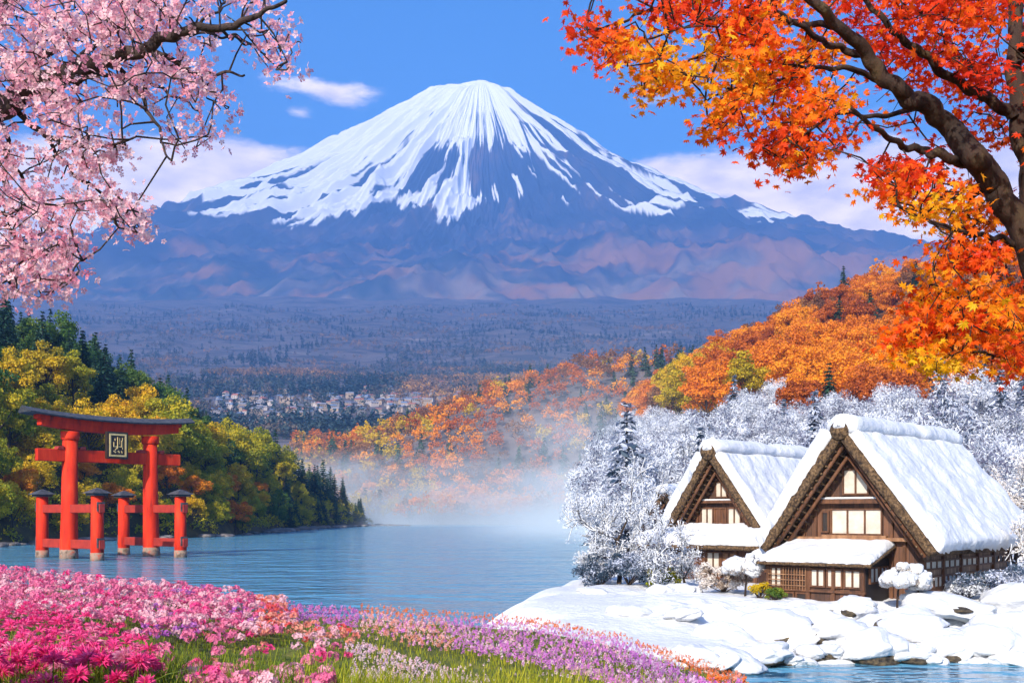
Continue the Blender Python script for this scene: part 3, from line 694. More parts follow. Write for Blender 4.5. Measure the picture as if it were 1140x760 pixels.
# distant forest on the plain
M['far_leaf'] = leafmat('distant_forest', [(0,(.02,.05,.06)),(.35,(.05,.08,.08)),(.55,(.16,.11,.08)),(.8,(.36,.18,.07)),(1,(.50,.27,.08))], trans=.2, objvar=0)
pts = []; tints = []
rg = np.random.default_rng(9)
V_, F_, T_ = [], [], []
for i in range(21000):
    y = 900*(5200/900)**rg.random(); px = rg.uniform(60, 900); x = (px-570)/F*y
    dens = float(vn(x/130, y/210, 820)); 
    if dens < .38 and rg.random() < .85: continue
    if 232 < px < 570 and 1040 < y < 1480 and rg.random() < .85: continue
    pts.append((x, y, float(far_z(x, y))-1, rg.uniform(.8, 1.5))); tints.append(np.clip(float(fbm(x/120, y/200, 830, 3))*1.6-.45+rg.uniform(-.2, .2), 0, 1))
for (x, y, z, s), tn in zip(pts, tints):
    g_ = leafy[int(rg.integers(4))] if tn > .3 else coni[int(rg.integers(3))]
    V, Fq, T = g_; sel = rg.choice(len(Fq), 34, replace=False); q = V.reshape(-1, 4, 3)[sel]; c = q.mean(1, keepdims=True); q = (c+(q-c)*4.6)*s+np.array([x, y, z])
    V_.append(q.reshape(-1, 3)); T_.append(np.clip(tn+(T[sel]-.5)*.25, 0, 1))
V = np.concatenate(V_); tag(nobj('forest', npmesh('forest', V, np.arange(len(V)).reshape(-1, 4), M['far_leaf'], {'tint': ('FACE', np.concatenate(T_))})), kind='stuff')

# ---- shoreline rocks and brush of the headland
def rock_mesh(name, seed, mat, sub=3, rough=.35, flat=.6):
    import bmesh
    bm = bmesh.new(); bmesh.ops.create_icosphere(bm, subdivisions=sub, radius=1.0)
    co = np.array([v.co for v in bm.verts])
    n = 1+(fbm(co[:, 0]*1.3+seed, co[:, 1]*1.3+co[:, 2]*1.1, seed, 4)-.5)*rough*2+(ridged(co[:, 0]*.9+seed*2, co[:, 1]+co[:, 2]*1.2, seed+5, 3)-.5)*rough
    for v, k in zip(bm.verts, n): v.co = v.co*k; v.co.z *= flat
    me = bpy.data.meshes.new(name); bm.to_mesh(me); bm.free(); me.materials.append(mat)
    me.polygons.foreach_set('use_smooth', [True]*len(me.polygons)); return me
M['shore_rock'] = surf('shore_rock', [(.3,(.05,.045,.045)),(.7,(.24,.21,.20))], .8, .9, .9, 3, bdist=.2)
rks = [rock_mesh('shore_rock', 40+i, M['shore_rock'], 2) for i in range(4)]
for i in range(110):
    y = 150*(412/150)**rng.random(); x = float(shore_left(y))+rng.uniform(-1.2, 1.6); s = rng.uniform(.35, 1.1)*(1+y/500)
    if 570+x/y*F < -10: continue
    o = nobj('shore_rock', rks[i % 4]); o.location = (x, y, rng.uniform(-.1, .25)); o.scale = (s*1.5, s, s*.8); o.rotation_euler = (0, 0, rng.uniform(0, 6))
    px = 570+x/y*F
    tag(o, 'grey rock on the waterline '+('below the trees past the red gate' if px > 230 else 'behind the posts of the red gate'), 'rock', 'rocks along the headland shore')
for i, (dx_, dy_) in enumerate([(2.5,-2),(5,-1),(7.5,-3),(9.5,-.5),(12.5,-2)]):
    o = nobj('shore_rock', rks[i % 4]); o.location = (-51.5+dx_, 404+dy_, .1); s = 1.25-.12*i; o.scale = (s*1.9, s, s*.75)
    tag(o, 'low dark rock of the spit running off the headland tip', 'rock', 'rocks of the spit')
# ---- village
def village_house(name, seed, wcol, rcol):
    rg = np.random.default_rng(seed); W_, D_, Hh = rg.uniform(9, 15), rg.uniform(7, 10), rg.uniform(4.5, 8)
    a = MB(); a.box(-W_/2, W_/2, -D_/2, D_/2, -3, Hh)
    for k in range(int(W_//3)):
        x0 = -W_/2+1+k*3; a.box(x0, x0+1.3, -D_/2-.06, -D_/2+.02, Hh*.55, Hh*.55+1.4, 1)
    r_ = MB(); e = .7; rh = rg.uniform(1.8, 3)
    r_.add([(-W_/2-e,-D_/2-e,Hh-.1),(W_/2+e,-D_/2-e,Hh-.1),(W_/2+e,D_/2+e,Hh-.1),(-W_/2-e,D_/2+e,Hh-.1),(-W_/2+.5,0,Hh+rh),(W_/2-.5,0,Hh+rh)],
           [(3,2,1,0),(0,1,5,4),(2,3,4,5),(1,2,5),(3,0,4)])
    return a, r_, wcol, rcol
wm = [surf('plaster_'+n_, [(.3, c), (.7, tuple(min(1, q*1.15) for q in c))], .5, .8, 0) for n_, c in (('white',(.40,.35,.34)), ('cream',(.30,.23,.18)), ('grey',(.18,.17,.18)))]
rm = [surf('roof_'+n_, [(.3, c), (.7, tuple(min(1, q*1.3) for q in c))], .5, .7, 0) for n_, c in (('slate',(.12,.13,.18)), ('pale',(.26,.26,.31)), ('red',(.30,.10,.07)), ('blue',(.10,.16,.28)))]
vh = []
for i in range(8):
    a, r_, _, _ = village_house('h', i, 0, 0)
    am = bpy.data.meshes.new('house_wall'); am.from_pydata(a.v, [], a.f); am.materials.append(wm[i % 3]); am.materials.append(M['dark']); am.polygons.foreach_set('material_index', a.m)
    rmesh = bpy.data.meshes.new('house_roof'); rmesh.from_pydata(r_.v, [], r_.f); rmesh.materials.append(rm[(i*3+1) % 4]); vh.append((am, rmesh, ('white', 'cream', 'grey')[i % 3], ('slate', 'pale', 'red', 'blue')[(i*3+1) % 4]))
def gen_v(rg):
    px = rg.uniform(240, 560); py = np.interp(px, [240,330,430,560], [460,458,448,444])+rg.normal()*np.interp(px, [240,350,560], [13,14,7])
    y = rg.uniform(1080, 1600) if False else 1100+(475-py)*11+rg.uniform(-40, 40)
    if y < 1000: return None
    return ((px-570)/F*y, y)
for (x, y) in scatter(gen_v, 240, 15, 31):
    am, rmesh, wn_, rn_ = vh[int(rng.integers(8))]
    px = 570+x/y*F
    e = empty('village_house', (x, y, float(far_z(x, y))+1.5), rng.uniform(-.8, .8), '%s walled house under a %s roof in the %s of the lakeside village' % (wn_, rn_, 'densest part' if px < 400 else 'outlying part'), 'house', 'houses of the distant village')
    s = rng.uniform(.5, .9); e.scale = (s, s, s); nobj('wall', am, e); nobj('roof', rmesh, e)
# ================================================================== TORII GATE
M['vermilion'] = surf('vermilion_paint', [(.28,(.16,.014,.008)),(.42,(.48,.024,.008)),(.60,(.62,.036,.010)),(.75,(.68,.075,.025))], 1.6, .75, .5, 7, (1,1,.18), bdist=.03, spec=.15)
M['vermilion_dark'] = surf('weathered_red_beam', [(.3,(.22,.018,.012)),(.7,(.40,.035,.018))], 1.2, .65, .3, 6, bdist=.02)
M['torii_roof'] = surf('bark_shingle_roof', [(.3,(.018,.020,.026)),(.7,(.085,.085,.095))], 2.5, .7, .7, 9, bdist=.05)
M['worn'] = surf('water_worn_wood', [(.35,(.10,.06,.04)),(.5,(.28,.20,.15)),(.7,(.42,.08,.04))], 2.2, .85, .5, 8, bdist=.03)
M['gold'] = surf('gilded_lettering', [(.3,(.45,.32,.12)),(.7,(.65,.50,.24))], 4, .45, 0)
M['lacquer'] = surf('black_lacquer', [(.3,(.015,.010,.008)),(.7,(.045,.03,.02))], 4, .4, 0)
T = empty('torii_gate', (-44.6, 120, 0), R(50), 'tall vermilion torii gate with curved dark roof standing in the lake', 'torii gate')
HW, TOPZ = 4.8, 13.6
def curve_z(s): return .42*abs(s)**2.2
for sx in (-1, 1):
    mb = MB(); X0 = sx*HW
    mb.tube([(X0*1.03,0,-2.5),(X0*1.03,0,.9),(X0*1.015,0,5),(X0,0,12.9)], [1.02,.93,.86,.78], 28)
    p = mb.build('post', M['vermilion'], T, True)
    mb = MB(); mb.tube([(X0*1.03,0,-.3),(X0*1.03,0,.55),(X0*1.03,0,1.0)], [.99,.96,.935], 28); mb.build('worn_foot', M['worn'], p, True)
    mb = MB(); mb.tube([(X0,0,12.75),(X0,0,12.92),(X0,0,13.7)], [.83,.97,.97], 28); mb.build('capital', M['vermilion'], p, True)
    for sy in (-1, 1):
        yy_ = sy*5.9; mb = MB(); mb.tube([(X0*1.03,yy_,-2.5),(X0*1.03,yy_,6.75)], [.70,.62], 22); q = mb.build('leg', M['vermilion'], T, True)
        mb = MB(); mb.tube([(X0*1.03,yy_,-.3),(X0*1.03,yy_,.8)], [.715,.695], 22); mb.build('worn_foot', M['worn'], q, True)
        mb = MB(); a = 1.12
        mb.box(X0*1.03-a*.72, X0*1.03+a*.72, yy_-a*.72, yy_+a*.72, 6.75, 6.98)
        b0 = 6.98
        for (r0_, r1_, z0_, z1_) in [(1.12, .58, 6.98, 7.30), (.58, .10, 7.30, 7.55)]:
            c = X0*1.03
            mb.add([(c-r0_,yy_-r0_,z0_),(c+r0_,yy_-r0_,z0_),(c+r0_,yy_+r0_,z0_),(c-r0_,yy_+r0_,z0_),(c-r1_,yy_-r1_,z1_),(c+r1_,yy_-r1_,z1_),(c+r1_,yy_+r1_,z1_),(c-r1_,yy_+r1_,z1_)],
                   [(3,2,1,0),(4,5,6,7),(0,1,5,4),(1,2,6,5),(2,3,7,6),(3,0,4,7)])
        mb.build('cap', M['torii_roof'], q)
    for z0_, z1_ in ((4.95, 5.85), (1.15, 2.1)):
        mb = MB(); mb.box(X0*1.03-.27, X0*1.03+.27, -6.9, 6.9, z0_, z1_, 0, .04); bmo = mb.build('tie_beam', M['vermilion_dark'], T)
        mb = MB()
        for sy in (-1, 1):
            mb.box(X0*1.03-.42, X0*1.03+.42, sy*6.62-.09, sy*6.62+.09, z0_+.15, z1_+.22)
            mb.build('wedge', M['torii_roof'], bmo); mb = MB()
# lower beam through the posts
mb = MB(); mb.box(-8.5, 8.5, -.36, .36, 10.45, 11.75, 0, .05); nb = mb.build('lower_beam', M['vermilion'], T)
mb = MB()
for sx in (-1, 1):
    for dx_ in (-1.25, 1.25):
        c = sx*HW+dx_; mb.add([(c-.35,-.44,11.76),(c+.35,-.44,11.76),(c+.35,.44,11.76),(c-.35,.44,11.76),(c-.25,-.44,12.05),(c+.30,-.44,12.15),(c+.30,.44,12.15),(c-.25,.44,12.05)], [(3,2,1,0),(4,5,6,7),(0,1,5,4),(1,2,6,5),(2,3,7,6),(3,0,4,7)]); mb.build('wedge', M['vermilion_dark'], nb); mb = MB()
# curved upper beam and roof
def swept(name, prof, half, mat, parent, flare=0.0, n=40, smooth=False):
    mb = MB(); k = len(prof)
    for i in range(n+1):
        s = -1+2*i/n
        for (py_, pz_) in prof: mb.v.append((s*(half+flare*(pz_-13.6)*.35), py_, pz_+curve_z(s)*1.25))
    for i in range(n):
        for j in range(k):
            mb.f.append((i*k+j, (i+1)*k+j, (i+1)*k+(j+1) % k, i*k+(j+1) % k)); mb.m.append(0)
    mb.f.append(tuple(range(k))[::-1]); mb.f.append(tuple(n*k+j for j in range(k))); mb.m += [0, 0]
    return mb.build(name, mat, parent, smooth)
swept('upper_beam', [(-.48,13.70),(.48,13.70),(.55,14.35),(-.55,14.35)], 8.2, M['vermilion'], T)
ub = swept('ridge_beam', [(-.62,14.354),(.62,14.354),(.72,14.95),(-.72,14.95)], 8.5, M['vermilion'], T)
swept('roof', [(-1.35,14.90),(-1.42,15.05),(0,15.62),(1.42,15.05),(1.35,14.90),(0,14.96)], 9.1, M['torii_roof'], T, 1.4)
# tablet between the beams
tb = MB(); tb.box(-1.25, 1.25, -1.35, -.85, 10.9, 13.9, 0, .06); tab = tb.build('tablet', M['lacquer'], T)
fr = MB()
for (x0,x1,z0,z1) in [(-1.02,-.84,11.15,13.66),(.84,1.02,11.15,13.66),(-.839,.839,13.48,13.66),(-.839,.839,11.15,11.33)]: fr.box(x0,x1,-1.42,-1.352,z0,z1)
fr.build('frame', M['gold'], tab)
ch = MB()
for (p0, p1, wd) in [((-.05,13.3),(-.05,12.0),.15),((-.5,12.75),(-.5,12.25),.13),((-.5,12.25),(.42,12.25),.10),((.42,12.95),(.42,12.2),.13),((.2,13.2),(.2,12.5),.08),((-.05,12.2),(-.35,11.85),.10),
                     ((-.5,11.75),(-.25,11.6),.13),((0,11.78),(.2,11.6),.13),((.42,11.8),(.5,11.55),.12),((-.35,13.15),(-.35,12.9),.1),((.55,13.25),(.55,12.0),.08)]:
    ch.bar((p0[0],-1.38,p0[1]), (p1[0],-1.38,p1[1]), .05, wd)
ch.build('lettering', M['gold'], tab)

# ================================================================== FARMHOUSES
def slab(corners, thick, nx, ny, mats, name, parent, edge=0.0, noise=.06, nsc=1.0, seed=0, drop=.0, rag=0.0, smooth=True, under=None):
    """pillow-like slab over four corners a,b (low edge) c,d (high edge); top rounds off over `edge` m"""
    a, b_, c, d = [np.array(q, float) for q in corners]
    nrm = unit(np.cross(b_-a, d-a)); nrm = nrm if nrm[2] > 0 else -nrm
    S, Tt = np.meshgrid(np.linspace(0, 1, nx), np.linspace(0, 1, ny))
    Ls = np.linalg.norm(b_-a); Lt = np.linalg.norm(d-a)
    B = (a*(1-S)[..., None]+b_*S[..., None])*(1-Tt)[..., None]+(d*(1-S)[..., None]+c*S[..., None])*Tt[..., None]
    e = np.minimum(np.minimum(S, 1-S)*Ls, np.minimum(Tt+ (0 if edge else 0), 1-Tt+.0)*Lt)
    if edge: k = np.sqrt(np.clip(1-(1-np.clip(e/edge, 0, 1))**2, 0, 1))
    else: k = np.ones_like(e)
    q = B*nsc
    nz = fbm(S*Ls*nsc+seed, Tt*Lt*nsc, 900+seed, 4)-.5
    top = B+nrm*((thick*(.12+.88*k))+nz*noise*2*(.3+.7*k))[..., None]
    if rag:
        ed = (e < 1e-6); rr = (fbm(q[..., 0]*5+seed, q[..., 1]*5+q[..., 2]*5, 77+seed, 3)-.5)*rag*2
        top = top+np.where(ed, rr, 0)[..., None]*np.array([.3, .3, -.9]); 
    V = np.concatenate([top.reshape(-1, 3), B.reshape(-1, 3)])
    i = np.arange(nx*ny).reshape(ny, nx); n0 = nx*ny
    Fq = [np.stack([i[:-1,:-1], i[:-1,1:], i[1:,1:], i[1:,:-1]], -1).reshape(-1, 4), np.stack([i[:-1,:-1], i[1:,:-1], i[1:,1:], i[:-1,1:]], -1).reshape(-1, 4)+n0]
    for ring in (i[0,:], i[:,-1], i[-1,::-1], i[::-1,0]):
        Fq.append(np.stack([ring[:-1], ring[:-1]+n0, ring[1:]+n0, ring[1:]], -1))
    return nobj(name, npmesh(name, V, np.concatenate(Fq), mats, smooth=smooth), parent)
def window(parent, u0, u1, z0, z1, v, n, label=None, mat='paper', axis='v', rows=1, name='window'):
    """framed window in the plane v (axis 'v') or u (axis 'u'), frame standing proud"""
    s = -1 if axis == 'v' else 1; fw = .075
    def bx(mb, a0, a1, zz0, zz1, d0, d1):
        if axis == 'v': mb.box(a0, a1, v-d1, v-d0, zz0, zz1)
        else: mb.box(v+d0, v+d1, a0, a1, zz0, zz1)
    mb = MB()
    bx(mb, u0, u1, z0, z0+fw, 0, .09); bx(mb, u0, u1, z1-fw, z1, 0, .09)
    for k in range(n+1):
        c = u0+(u1-u0)*k/n; c = min(max(c, u0+fw/2), u1-fw/2); bx(mb, c-fw/2, c+fw/2, z0+fw, z1-fw, 0, .085)
    for k in range(1, rows):
        zc = z0+(z1-z0)*k/rows; bx(mb, u0+fw, u1-fw, zc-.02, zc+.02, 0, .06)
    fo = mb.build(name, M['timber'], parent); 
    if label: fo['label'] = label
    mb = MB(); bx(mb, u0+.02, u1-.02, z0+.02, z1-.02, .0, .035); mb.build('pane', M[mat], fo); return fo
def gassho(name, loc, rz, label, w, eave, apex, Ln, wallw, specs, seed):
    H_ = empty(name, loc, rz, label, 'farmhouse', 'thatched farmhouses in the snow')
    hw = w/2; sl = Vector((hw, 0, apex-eave)).normalized(); th = .37; sn = .46
    # roof: right and left thatch slabs then snow over them
    for sx, nm in ((1, 'right'), (-1, 'left')):
        f0, f1 = -.95, Ln+.5; t0, t1 = -1.25, Ln-1.0
        cor = [(sx*hw, f0, eave), (sx*hw, f1, eave), (0, t1, apex), (0, t0, apex)]
        slab(cor, th, 70, 34, M['thatch'], 'thatch_slope', H_, 0, .09, 2.2, seed+sx, rag=.10)
        up = np.array([sx*(apex-eave), 0, hw]); up = up/np.linalg.norm(up)*(th+.01)
        c2 = [np.array(q, float)+up for q in [(sx*hw+.03*sx, f0+.10, eave-.02), (sx*hw+.03*sx, f1-.05, eave-.02), (0, t1-.02, apex+.02), (0, t0+.07, apex+.02)]]
        slab(c2, sn if sx > 0 else sn*1.5, 90, 46, M['snow_roof'], 'roof_snow', H_, .34, .17, .9, seed+5+sx, rag=.34)
    # ridge cap of straw and its snow bolster
    mb = MB(); zr = apex+.42; ys = np.linspace(-1.35, Ln-.95, 26); rgk = np.random.default_rng(seed)
    mb.tube([(0, y_, zr+.05*math.sin(y_*1.7)) for y_ in ys], [.40+.05*rgk.random() for _ in ys], 14); rc = mb.build('ridge_thatch', M['thatch'], H_, True)
    nU, nV = 60, 22; U = np.linspace(0, 1, nU); Vv = np.linspace(0, 2*np.pi, nV+1)[:-1]
    UU, VV = np.meshgrid(U, Vv, indexing='ij'); endk = np.sqrt(np.clip(1-(1-np.clip(np.minimum(UU, 1-UU)*(Ln+.9)/.45, 0, 1))**2, .0, 1))
    rad = (.58+.30*(fbm(UU*9+seed, np.cos(VV)*1.4, seed+60, 4)-.5))*endk
    P_ = np.stack([np.cos(VV)*rad*1.22, -1.45+UU*(Ln+.75), zr+.24+np.sin(VV)*rad*.80-.10*np.cos(VV)**2], -1).reshape(-1, 3)
    i = np.arange(nU*nV).reshape(nU, nV); j = np.roll(i, -1, 1); Fq = np.stack([i[:-1], i[1:], j[1:], j[:-1]], -1).reshape(-1, 4)
    nobj('ridge_snow', npmesh('ridge_snow', P_, Fq[:, ::-1], M['snow_roof'], smooth=True), H_)
    # gable wall
    iw = wallw; slope = (apex-eave)/hw
    def zroof(u): return apex-.12-abs(u)*slope
    vg = .15
    mb = MB(); k = 12
    zb = specs['gz']
    ztop = zroof(0)
    uw = min(iw, (ztop-zb)/slope)
    mb.add([(-uw, vg, zb), (uw, vg, zb), (uw, vg, max(zroof(uw), zb)), (0, vg, ztop), (-uw, vg, max(zroof(uw), zb)), (-uw, vg+.2, zb), (uw, vg+.2, zb), (uw, vg+.2, max(zroof(uw), zb)), (0, vg+.2, ztop), (-uw, vg+.2, max(zroof(uw), zb))],
           [(0,1,2,3,4), (9,8,7,6,5), (0,5,6,1), (1,6,7,2), (2,7,8,3), (3,8,9,4), (4,9,5,0)])
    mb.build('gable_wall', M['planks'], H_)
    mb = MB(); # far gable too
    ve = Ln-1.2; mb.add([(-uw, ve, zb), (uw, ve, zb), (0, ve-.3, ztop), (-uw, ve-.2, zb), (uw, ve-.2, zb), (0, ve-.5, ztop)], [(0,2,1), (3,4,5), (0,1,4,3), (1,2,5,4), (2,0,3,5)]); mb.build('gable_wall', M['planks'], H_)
    # rake poles, inner rafters
    for sx in (-1, 1):
        mb = MB()
        for off, vv, r_ in ((.10, -.80, .10), (.50, -.45, .09)):
            z0_ = eave-.05; mb.tube([(sx*(hw-.12-off*.75), vv, z0_+.02), (sx*.02+sx*.0, vv, apex-.10-off*1.25)], [r_, r_*.85], 8)
        mb.build('rafter', M['timber'], H_, True)
        mb = MB(); rgk = np.random.default_rng(seed+sx+9)
        for q in range(16):
            s_ = (q+.5)/16; u = sx*(hw-.15)*(1-s_); z_ = eave+(apex-eave)*s_-.12
            mb.bar((u, -.98, z_+.08), (u-sx*.25, .1, z_-.30), .07, .07)
        mb.build('rope_tie', M['thatch'], H_)
    # cross beams on the gable
    for (zc, hh, snowy) in specs['beams']:
        ub_ = (apex-.35-zc)/slope; mb = MB(); mb.box(-ub_, ub_, -.22, vg-.003, zc, zc+hh, 0, .02); bb = mb.build('cross_beam', M['timber_light'] if not snowy else M['timber'], H_)
        if snowy:
            s2 = MB(); s2.box(-ub_+.35, ub_-.35, -.20, vg-.01, zc+hh+.002, zc+hh+.09, 0, .03); s2.build('snow', M['snow'], bb)
    for (u0, u1, z0, z1, n, mat) in specs['win']: window(H_, u0, u1, z0, z1, vg-.002, n, None, mat, rows=1)
    for (u0, u1, z) in specs.get('sill', []):
        mb = MB(); mb.box(u0, u1, -.18, vg-.003, z, z+.12, 0, .015); mb.build('sill', M['timber_light'], H_)
    for u in specs.get('studs', []):
        mb = MB(); zt_ = min(zroof(u)-.25, specs.get('stud_top', 99)); mb.box(u-.06, u+.06, vg-.10, vg-.003, zb, zt_); mb.build('stud', M['timber'], H_)
    # side wall under the right eave
    g0 = -.5
    mb = MB(); us = wallw; mb.box(us-.15, us, vg, Ln-1.4, g0, eave+.25); mb.box(-us, -us+.15, vg, Ln-1.4, g0, eave+.25); mb.box(-us+.151, us-.151, Ln-1.55, Ln-1.4, g0, eave+.25)
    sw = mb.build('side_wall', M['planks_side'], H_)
    nb_ = specs['bays']; L_ = Ln-1.5-vg; bw = L_/nb_
    for k in range(nb_+1):
        mb = MB(); y_ = vg+k*bw; mb.box(us+.002, us+.13, y_-.07 if k else y_, y_+.07, g0, eave+.2); mb.build('post', M['timber'], H_)
    zs1, zs2 = specs['zs']
    for k in range(nb_):
        y0, y1 = vg+k*bw+.10, vg+(k+1)*bw-.10; last = k == nb_-1
        window(H_, y0, y1, zs2+.04, zs2+.46, us+.003, 3, None, 'paper' if not last else 'dark', axis='u')
        window(H_, y0, y1, zs1, zs1+.56, us+.003, 4, None, 'paper' if k % 2 == 0 else 'glass', axis='u') if not last else window(H_, y0, y1, zs1, zs1+.56, us+.003, 2, None, 'dark', axis='u')
        mb = MB(); mb.box(us+.003, us+.10, y0-.02, y1+.02, zs1-.12, zs1-.012); mb.build('rail', M['timber'], H_)
    return H_
HR = gassho('farmhouse', (14.75, 46.7, 1.15), R(-42), 'large thatched farmhouse with thick roof snow and lattice-windowed annex in front', 7.3, 2.05, 6.95, 12.3, 3.0,
    dict(gz=-.5, beams=[(4.22, .20, True), (2.62, .16, False)], win=[(-1.05,1.30,2.86,4.02,3,'paper'), (-.50,.70,4.60,5.75,2,'paper'), (-1.5,-1.12,2.95,3.9,1,'dark')],
         sill=[(-1.35,1.55,2.74)], studs=[-1.75,1.7,-2.3,2.25], stud_top=4.2, bays=5, zs=(.62, 1.38)), 3)
# small panels under the sill
for k in range(6):
    u = -1.5+k*.55; window(HR, u, u+.5, 2.22, 2.58, .148, 1, None, 'timber_light', name='panel')
# annex of the big house
AU = lambda u: u*.86+.22
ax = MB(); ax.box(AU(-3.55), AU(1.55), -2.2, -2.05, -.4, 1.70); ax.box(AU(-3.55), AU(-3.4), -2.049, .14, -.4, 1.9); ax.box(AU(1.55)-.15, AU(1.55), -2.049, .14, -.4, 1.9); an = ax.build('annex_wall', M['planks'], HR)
for u in (-3.55,-1.35,-.05,1.42):
    mb = MB(); mb.box(AU(u)-.06, AU(u)+.09, -2.30, -2.203, -.4, 1.72); mb.build('annex_post', M['timber'], HR)
window(HR, AU(-3.42), AU(-2.75), .62, 1.52, -2.205, 2, 'cream paper window at the annex corner', 'paper'); window(HR, AU(-2.70), AU(-1.42), .62, 1.52, -2.205, 4, 'dark latticed annex window', 'dark', rows=4)
window(HR, AU(-1.25), AU(-.45), .70, 1.50, -2.205, 2, None, 'paper'); window(HR, AU(-.40), AU(.45), .70, 1.50, -2.205, 2, None, 'paper'); window(HR, AU(.50), AU(1.38), .70, 1.50, -2.205, 2, None, 'paper')
mb = MB()
for k in range(9): mb.box(AU(-2.66+k*.15), AU(-2.66+k*.15)+.03, -2.36, -2.33, .55, 1.5)
for z_ in (.72, .95, 1.18): mb.box(AU(-3.45), AU(-1.40), -2.39, -2.361, z_, z_+.035)
mb.build('lattice', M['timber_light'], HR)
for z_ in (.50, 1.56, -.28):
    mb = MB(); mb.box(AU(-3.6), AU(1.6), -2.34, -2.205, z_, z_+.09); mb.build('rail', M['timber'], HR)
for k in range(3): window(HR, AU(-3.38+k*.68), AU(-2.76+k*.68), -.16, .46, -2.203, 1, None, 'dark', name='panel')
xs_ = AU(1.55)+.003
window(HR, -1.9, -1.0, .9, 1.6, xs_, 2, None, 'paper', axis='u'); window(HR, -.85, -.1, .9, 1.6, xs_, 2, None, 'glass', axis='u')
slab([(AU(-3.95),-2.65,1.60),(AU(2.05),-2.65,1.60),(AU(1.95),.12,2.34),(AU(-3.75),.12,2.34)], .11, 60, 24, M['thatch'], 'annex_roof', HR, 0, .04, 2, 31, rag=.05)
slab([(AU(-3.92),-2.60,1.73),(AU(2.0),-2.60,1.73),(AU(1.90),.10,2.47),(AU(-3.72),.10,2.47)], .28, 80, 34, M['snow_roof'], 'annex_snow', HR, .28, .10, 1.0, 32, rag=.16)
slab([(-4.9,-.2,1.75),(-3.1,-.2,1.75),(-2.9,2.4,2.3),(-4.6,2.4,2.3)], .34, 40, 24, M['snow_roof'], 'eave_snow', HR, .28, .07, 1.0, 41, rag=.08)

HL = gassho('farmhouse', (11.45, 59.3, .55), R(-42), 'smaller thatched farmhouse with a snow-covered skirt roof and dark timber ground floor', 5.8, 3.10, 7.35, 11.0, 2.4,
    dict(gz=-.5, beams=[(4.95, .14, True), (3.52, .12, False)], win=[(-1.3,-.48,3.75,4.72,2,'paper'), (-.44,.36,3.75,4.72,2,'timber'), (.40,1.25,3.75,4.72,2,'paper'), (-.38,.40,5.25,6.15,2,'paper')],
         sill=[(-1.5,1.5,3.65)], studs=[-1.5,1.5], stud_top=4.9, bays=4, zs=(1.15, 2.15)), 13)
ax = MB(); ax.box(-3.2, 3.2, -1.5, -1.35, -.4, 2.75); ax.box(-3.2, -3.05, -1.349, 5, -.4, 2.75); ax.box(3.05, 3.2, -1.349, 8.5, -.4, 2.75); ax.build('lower_wall', M['planks'], HL)
for u in (-3.2,-1.9,-.95,.0,.95,1.9,3.1):
    mb = MB(); mb.box(u-.06, u+.08, -1.62, -1.503, -.4, 2.75); mb.build('post', M['timber'], HL)
for k, mt_ in enumerate(('paper','paper','timber','paper','timber_light')):
    u0 = [-2.9,-1.82,-.87,.08,1.03][k]; window(HL, u0, u0+.86, 1.35, 2.35, -1.503, 2, None, mt_)
for (z_, hh) in ((1.15,.12),(2.42,.10),(.25,.10)):
    mb = MB(); mb.box(-3.25, 3.25, -1.66, -1.505, z_, z_+hh); mb.build('rail', M['timber_light'], HL)
for k in range(3): window(HL, -1.8+k*1.15, -.95+k*1.15, -.2, .95, -1.503, 1, None, 'dark', name='panel')
for k in range(4): window(HL, -.9+k*2.2, .9+k*2.2, 1.3, 2.3, 3.203, 3, None, 'paper' if k < 2 else 'dark', axis='u')
for (cor, nm, sd_) in [([(-4.5,-2.3,2.45),(3.7,-2.3,2.45),(3.1,.1,3.30),(-3.2,.1,3.30)], 'front', 51), ([(3.7,-2.25,2.45),(3.7,9.5,2.45),(2.6,9.5,3.35),(2.6,.1,3.35)], 'side', 52)]:
    slab(cor, .22, 70, 20, M['thatch'], 'skirt_roof', HL, 0, .05, 2, sd_, rag=.08)
    up = np.array([0,0,.25]); slab([np.array(q)+up for q in cor], .42, 90, 30, M['snow_roof'], 'skirt_snow', HL, .32, .10, 1.0, sd_+3, rag=.14)
H3 = gassho('farmhouse', (11.3, 76.0, .9), R(-42), 'third thatched farmhouse mostly hidden behind the left one, only its snowy roof edge showing', 4.6, 2.0, 5.0, 8.0, 1.9,
    dict(gz=-.5, beams=[(3.1, .12, False)], win=[(-.6,.6,2.2,3.0,3,'paper')], studs=[-1.1,1.1], bays=3, zs=(.6, 1.4)), 23)
